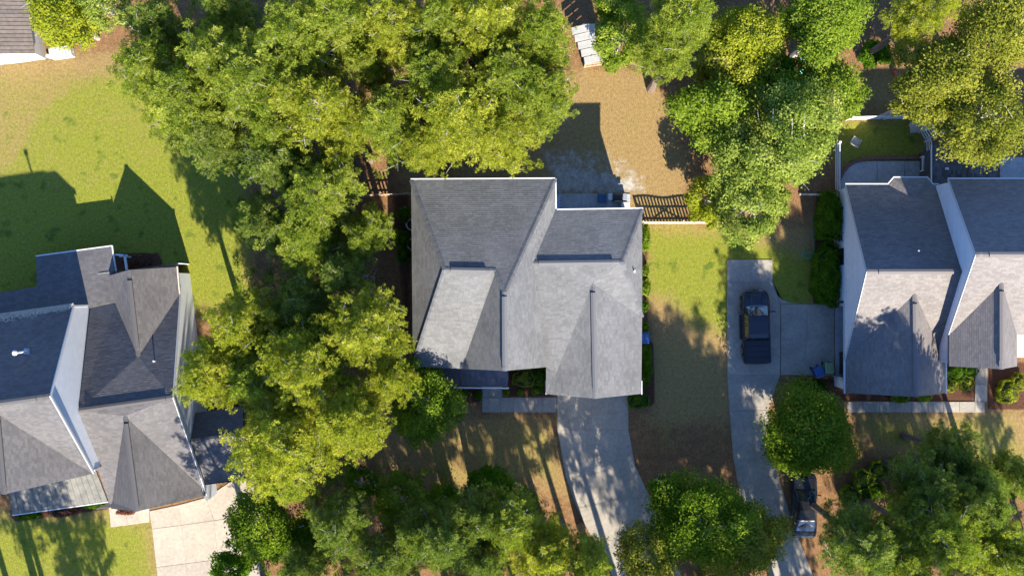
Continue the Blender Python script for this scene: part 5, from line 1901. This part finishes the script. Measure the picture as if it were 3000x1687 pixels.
# broadleaf trees: photo x, y, top height, radius, label, leaf colour, extra
LEAFY = [
    (175, 45, 8, 2.4, 'bright yellow-green tree overhanging the shed', 'leaf_y', dict(twig=8)),
    (300, 20, 8, 1.6, 'loose pale tree right of the shed tree at the top edge', 'leaf_p', dict(sparse=.6, twig=6)),
    (690, 70, 5, 2.0, 'dark understorey tree in the gap of the back wood', 'leaf_d', dict(sparse=.7)),
    (1130, 130, 5, 1.1, 'bright sapling beside the leaning pine trunk', 'leaf_y', {}),
    (975, 440, 6, 1.0, 'bright sapling just behind the left picket fence', 'leaf_y', dict(sparse=.7)),
    (1822, 108, 7, 2.0, 'bright green bushy tree covering part of the pale shelter', 'leaf', {}),
    (1795, 15, 6, 1.5, 'green tree at the top edge above the pale shelter', 'leaf', dict(sparse=.7)),
    (2190, 105, 9, 2.7, 'yellow-green tree at the top edge in the right wood', 'leaf_y', {}),
    (2170, 230, 8, 2.1, 'olive tree below the yellow-green tree of the right wood', 'leaf_y', dict(sparse=.8)),
    (2420, 85, 10, 3.2, 'bright leafy tree above the teal slide', 'leaf', dict(per=190)),
    (2330, 60, 8, 1.5, 'darker leafy tree left of the slide tree at the top edge', 'leaf', dict(sparse=.8)),
    (2420, 250, 8.5, 2.5, 'leafy tree below the teal slide', 'leaf', dict(sparse=.8)),
    (2270, 230, 7, 1.7, 'shaded leafy tree in the middle of the right wood', 'leaf_d', dict(sparse=.8)),
    (2065, 310, 9, 3.0, 'fresh green maple at the left edge of the right wood', 'leaf', dict(twig=5, size=.095)),
    (2230, 350, 9, 2.5, 'olive-green tree between the maple and the spreading tree', 'leaf_o', dict(sparse=.8, twig=4)),
    (2120, 190, 8, 2.0, 'olive tree linking the yellow-green tree and the maple', 'leaf_o', dict(sparse=.8, twig=3)),
    (2145, 400, 9, 2.2, 'pale tree between the maple and the wooden fence bush', 'leaf_p', dict(lobe=.19, twig=4)),
    (2310, 300, 9, 2.3, 'leafy crown between the teal slide and the spreading tree', 'leaf', dict(sparse=.8, twig=3)),
    (2335, 410, 11, 4.3, 'large pale spreading tree over the right back lawn fence', 'leaf_p', dict(twig=12, lobe=.17, nl=190, per=140)),
    (2190, 480, 9.5, 2.9, 'pale tree above the yellow bush near the wooden fence', 'leaf_p', dict(twig=6, lobe=.19)),
    (2220, 605, 9, 2.6, 'pale green drooping tree at the end of the wooden fence', 'leaf_p', dict(lobe=.19, twig=4)),
    (2085, 590, 4.5, 1.6, 'yellow-green bushy tree behind the wooden fence', 'leaf_y', dict(zlow=.6)),
    (2800, 185, 12, 3.6, 'olive oak at the top right overhanging the dry grass', 'leaf_o', dict(twig=10, per=190)),
    (2880, 345, 11, 3.1, 'olive oak reaching over the charcoal porch roof', 'leaf_o', dict(twig=8, per=190)),
    (2950, 95, 12, 3.3, 'olive oak in the top right corner', 'leaf_o', dict(twig=8)),
    (2705, 285, 10, 2.1, 'low olive oak limb beside the white fence corner', 'leaf_o', dict(twig=4)),
    (1225, 1195, 8, 2.5, 'deep green tree at the middle house porch corner', 'leaf_m', dict(per=200)),
    (1235, 1105, 5, 1.2, 'deep green bush tree touching the dark porch roof', 'leaf_d', {}),
    (760, 1570, 8, 2.7, 'dark leafy tree overhanging the cream drive', 'leaf_m', dict(per=190)),
    (890, 1600, 7, 1.9, 'dark leafy tree with a pale fallen limb at the bottom', 'leaf_d', {}),
    (680, 1655, 7, 1.4, 'sparse dark tree at the bottom of the cream drive', 'leaf_d', dict(sparse=.6)),
    (1165, 1480, 7, 1.8, 'sunlit bright green tree at the bottom between pines', 'leaf', {}),
    (1430, 1430, 6, 1.7, 'deep green tree left of the curved drive', 'leaf_d', {}),
    (1290, 1480, 6, 1.6, 'loose shaded sapling left of the deep green drive tree', 'leaf_d', dict(sparse=.45, twig=6)),
    (1060, 1420, 6, 1.3, 'thin shaded sapling over the straw below the yellow pines', 'leaf_d', dict(sparse=.35, twig=5)),
    (1530, 1480, 5, 1.2, 'thin sapling at the left rim of the curved drive', 'leaf_d', dict(sparse=.35, twig=5)),
    (1960, 1450, 7, 1.6, 'dark oak limb nearest the lawn between the drives', 'leaf_d', dict(sparse=.7)),
    (2060, 1540, 9, 3.7, 'large dark oak between the two drives at the bottom', 'leaf_m', dict(per=190)),
    (2205, 1585, 8, 2.9, 'olive-tipped oak at the bottom beside the black parked car', 'leaf_o', {}),
    (1915, 1640, 8, 2.5, 'oak at the bottom edge right of the curved drive end', 'leaf_o', dict(sparse=.8)),
    (2350, 1288, 6.5, 4.1, 'round dense tree beside the right garage apron', 'leaf_m', dict(per=230, zlow=.9, nl=130)),
    (2570, 150, 3, 1.1, 'dark bush tree inside the stone edging', 'leaf_d', dict(zlow=.3)),
    (2680, 150, 4, 1.2, 'tangled olive thicket right of the dark bush', 'leaf_o', dict(sparse=.5, twig=6, zlow=.3)),
    (1030, 835, 7, 1.7, 'nearly bare birch with few leaves left of the middle house', 'leaf_o', dict(sparse=.10, twig=40, size=.08)),
]
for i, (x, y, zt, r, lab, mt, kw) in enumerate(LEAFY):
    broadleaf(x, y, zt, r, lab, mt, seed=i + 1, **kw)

# shrubs and hedges
SHRUBS = [
    (1893, 695, .55, 1.9, 1.1, 'trimmed hedge behind the fence corner of the middle house', 'leaf', True),
    (1892, 793, .5, .75, .9, 'upper round shrub on the right wall of the middle house', 'leaf', False),
    (1894, 842, .65, 1.1, 1.0, 'second shrub on the right wall of the middle house', 'leaf', False),
    (1889, 897, .5, .7, .8, 'small dark shrub midway along the right wall', 'leaf_d', False),
    (1890, 962, .5, .9, .8, 'dark shrub just above the bright blue bin', 'leaf_d', False),
    (1893, 1066, .7, 3.1, 1.1, 'long clipped hedge at the right front corner of the middle house', 'leaf_d', True),
    (1872, 1172, 1.4, 1.2, 1.0, 'round dark bush beside the top of the curved drive', 'leaf_d', False),
    (1535, 1108, 1.5, 1.25, 1.1, 'rounded shrub in the mulch bed left of the garage', 'leaf_o', False),
    (1578, 1104, 1.1, 1.2, 1.0, 'dark shrub touching the garage wall in the mulch bed', 'leaf_d', False),
    (1483, 1150, .35, .35, .3, 'leftmost tiny plant at the front of the mulch bed', 'leaf', False),
    (1525, 1150, .4, .35, .3, 'second tiny plant at the front of the mulch bed', 'leaf', False),
    (1568, 1146, .5, .4, .35, 'largest tiny plant at the front of the mulch bed', 'leaf', False),
    (1584, 1142, .35, .3, .3, 'rightmost tiny plant at the front of the mulch bed', 'leaf_d', False),
    (1330, 1150, 1.9, .6, .8, 'low dark hedge in front of the dark porch roof', 'leaf_d', True),
    (1400, 1158, .5, .5, .4, 'small shrub left of the front path corner', 'leaf_d', False),
    (1183, 628, .9, 1.0, 1.1, 'upper dark shrub at the left wall of the middle house', 'leaf_d', False),
    (1180, 700, .9, 1.2, 1.2, 'middle dark shrub at the left wall with lit edge', 'leaf_d', False),
    (1160, 690, .3, .9, 1.3, 'thin bright shrub catching sun left of the middle house', 'leaf_y', False),
    (1183, 745, .9, 1.2, 1.0, 'lower dark shrub at the left wall of the middle house', 'leaf_d', False),
    (2437, 635, 1.5, 3.3, 2.2, 'tall dark hedge by the upper half of the white gable wall', 'leaf_d', True),
    (2427, 805, 1.6, 4.2, 2.0, 'tall dark hedge by the lower half of the white gable wall', 'leaf_d', True),
    (2800, 1090, 1.6, 1.3, 1.0, 'dark shrub under the right house front gable', 'leaf_d', False),
    (2790, 1125, .9, 1.0, .8, 'left golden shrub beside the right front path', 'leaf_o', False),
    (2832, 1122, 1.0, 1.0, .8, 'right golden shrub beside the right front path', 'leaf_o', False),
    (2845, 1085, .9, .9, .8, 'deep green shrub in the corner of the right front path', 'leaf_d', False),
    (2955, 1150, 1.3, 1.6, 1.0, 'bright shrub right of the right front path', 'leaf_y', False),
    (2990, 1120, 1.0, 1.2, 1.0, 'golden shrub at the right frame edge', 'leaf_o', False),
    (2640, 1168, 1.2, .5, .4, 'low green plants below the right garage gable', 'leaf', False),
    (2710, 1166, .9, .4, .4, 'low bright plants at the right end below the garage gable', 'leaf', False),
    (2493, 1455, 1.3, 1.6, .8, 'lowest bright shrub of the bed right of the parked car', 'leaf', False),
    (2530, 1405, 1.3, 1.4, .8, 'second bright shrub of the bed right of the parked car', 'leaf', False),
    (2575, 1378, 1.3, 1.2, .8, 'middle bright shrub of the bed right of the parked car', 'leaf', False),
    (2625, 1368, 1.2, 1.1, .8, 'fourth bright shrub of the bed right of the parked car', 'leaf', False),
    (2690, 1375, 1.6, 1.2, .8, 'shaded rightmost shrub of the bed right of the parked car', 'leaf_d', False),
    (2560, 1440, 1.6, 1.2, .7, 'inner shaded shrub of the bed right of the parked car', 'leaf_d', False),
    (180, 1500, 2.2, .6, .6, 'dark red shrubs in front of the bronze porch roof', 'leaf_red', False),
    (80, 1512, 1.4, .5, .5, 'green shrubs at the left end of the bronze porch', 'leaf_d', False),
    (270, 1478, 1.4, .5, .5, 'green shrubs at the right end of the bronze porch', 'leaf_d', False),
    (365, 1500, 1.2, .35, .6, 'dry reddish plant at the left garage corner', 'leaf_red', False),
    (400, 765, 1.8, .8, .5, 'dark red flower bed behind the left house', 'leaf_red', False),
    (2380, 1135, 2.2, .9, .8, 'dark shrubs between the blue bin and the round tree', 'leaf_d', False),
    (150, 110, 1.2, .8, .8, 'bright bush behind the storage box', 'leaf_y', False),
    (240, 115, .8, .7, .8, 'bright bush right of the storage box', 'leaf_y', False),
    (1015, 470, .8, .8, 1.2, 'yellow-green bush beside the left picket fence shadow', 'leaf_y', False),
]
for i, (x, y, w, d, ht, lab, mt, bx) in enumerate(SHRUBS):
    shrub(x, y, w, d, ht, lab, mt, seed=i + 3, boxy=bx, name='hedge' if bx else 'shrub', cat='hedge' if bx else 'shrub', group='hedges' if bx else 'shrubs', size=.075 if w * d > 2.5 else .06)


# pines of the wood that goes on past the bottom edge; their shadows fall into the picture
def copy_tree(o, loc, rz, s):
    r = o.copy()
    COL.objects.link(r)
    r.location = loc
    r.rotation_euler = (0, 0, rz)
    r.scale = (s, s, s)
    for ch in o.children:
        c = ch.copy()
        COL.objects.link(c)
        c.parent = r
    return r


OUTER = 'tall pine below the bottom edge of the picture casting long shadows'


def outer_wood():
    src = []
    for i, (x, y, zt, r) in enumerate(((-1.2, -24.5, 17, 1.9), (12.4, -24.8, 16, 1.8), (30.0, -25.0, 17, 2.0))):
        k = (CAM_H - zt * .85) / FPX
        src.append(pine(1500 + x / k, 843.5 - y / k, zt, r, OUTER, 'pine', seed=90 + i, thin=True, group='pines past the bottom edge'))
    spots = [(15.0, -25.6), (16.4, -24.2), (20.0, -25.6), (14.6, -36.0), (-17.0, -23.0), (-29.0, -27.0), (-33.0, -24.5), (-26.0, -31.5), (-37.0, -27.0), (13.5, -34.0), (19.5, -33.5), (-8.5, -27.0), (-2.6, -28.0), (4.0, -26.0), (15.6, -30.6), (22.5, -30.0), (32, -28.6), (-6, -34), (0.5, -34.5), (-6.5, -24.0), (5.6, -23.6), (9.0, -26.5), (2.4, -28.5), (14.8, -27.5), (18.0, -25.0), (21.5, -27.5), (27.0, -23.5), (34.5, -26.0), (38.5, -24.5),
             (-9.0, -30.0), (-3.5, -31.5), (5.5, -33.0), (16.5, -33.0), (24.0, -32.5), (29, -30.5), (35, -32.5), (19.5, -29.5),
             (-13.5, -27.0), (-30.5, -31.0), (-34.0, -28.0), (-27.0, -35.0), (-38, -32.0)]
    for i, (x, y) in enumerate(spots):
        o = copy_tree(src[i % 3], (x, y, 0), hsh(i) * 6.28, .92 + .2 * hsh(i, 3))
        o['label'] = OUTER
        o['group'] = 'pines past the bottom edge'


outer_wood()


# low undergrowth that reads as one mass under the trees
def undergrowth():
    rng = np.random.default_rng(77)
    rr = random.Random(77)
    zones = [((620, 1460, 1640, 1720), 150), ((1960, 1480, 2150, 1720), 30), ((2470, 1430, 3040, 1720), 80), ((1080, 1380, 1330, 1470), 16),
             ((350, -20, 1600, 330), 90), ((1950, -20, 2480, 330), 60), ((700, 420, 1080, 900), 50), ((640, 900, 1100, 1420), 40), ((2560, -20, 3000, 190), 30)]
    cen, rad, br = [], [], []
    for (x0, y0, x1, y1), n in zones:
        for k in range(n):
            x, y = rr.uniform(x0, x1), rr.uniform(y0, y1)
            if 440 < x < 780 and y > 1390 or 1630 + max(0, y - 1400) * .45 < x < 1850 + max(0, y - 1400) * .55:
                continue
            h = rr.uniform(.25, 1.3)
            c = P(x, y, 0)
            for j in range(rr.randint(2, 5)):
                cen.append((c.x + rr.gauss(0, .45), c.y + rr.gauss(0, .45), h * rr.uniform(.4, 1)))
                rad.append(rr.uniform(.22, .55))
                br.append(rr.gauss(.42, .2))
    cen = np.array(cen)
    v, ti = lobed_leaves(rng, cen, np.array(rad), 46, .8, np.array(br), .062)
    v[:, 2] = np.maximum(v[:, 2], .02)
    o = npmesh('undergrowth', v, 4, ti, 'leaf_m')
    tag(o, 'low green undergrowth scattered over the straw under the trees', 'undergrowth', kind='stuff')


undergrowth()

# fallen limb and forest-floor litter
fl = thing('fallen_limb', 'pale fallen limb lying across the dark leafy tree at the bottom', 'branch', P(870, 1560))
part('stem', 'bark_grey', fl, lambda m: m.tube([P(855, 1557, 5.6), P(868, 1548, 5.7), P(880, 1543, 5.75), P(892, 1538, 5.8)], [.05, .06, .05, .03], 6))
part('twig', 'bark_grey', fl, lambda m: m.tube([P(868, 1548, 5.7), P(872, 1560, 5.4)], [.03, .01], 5))
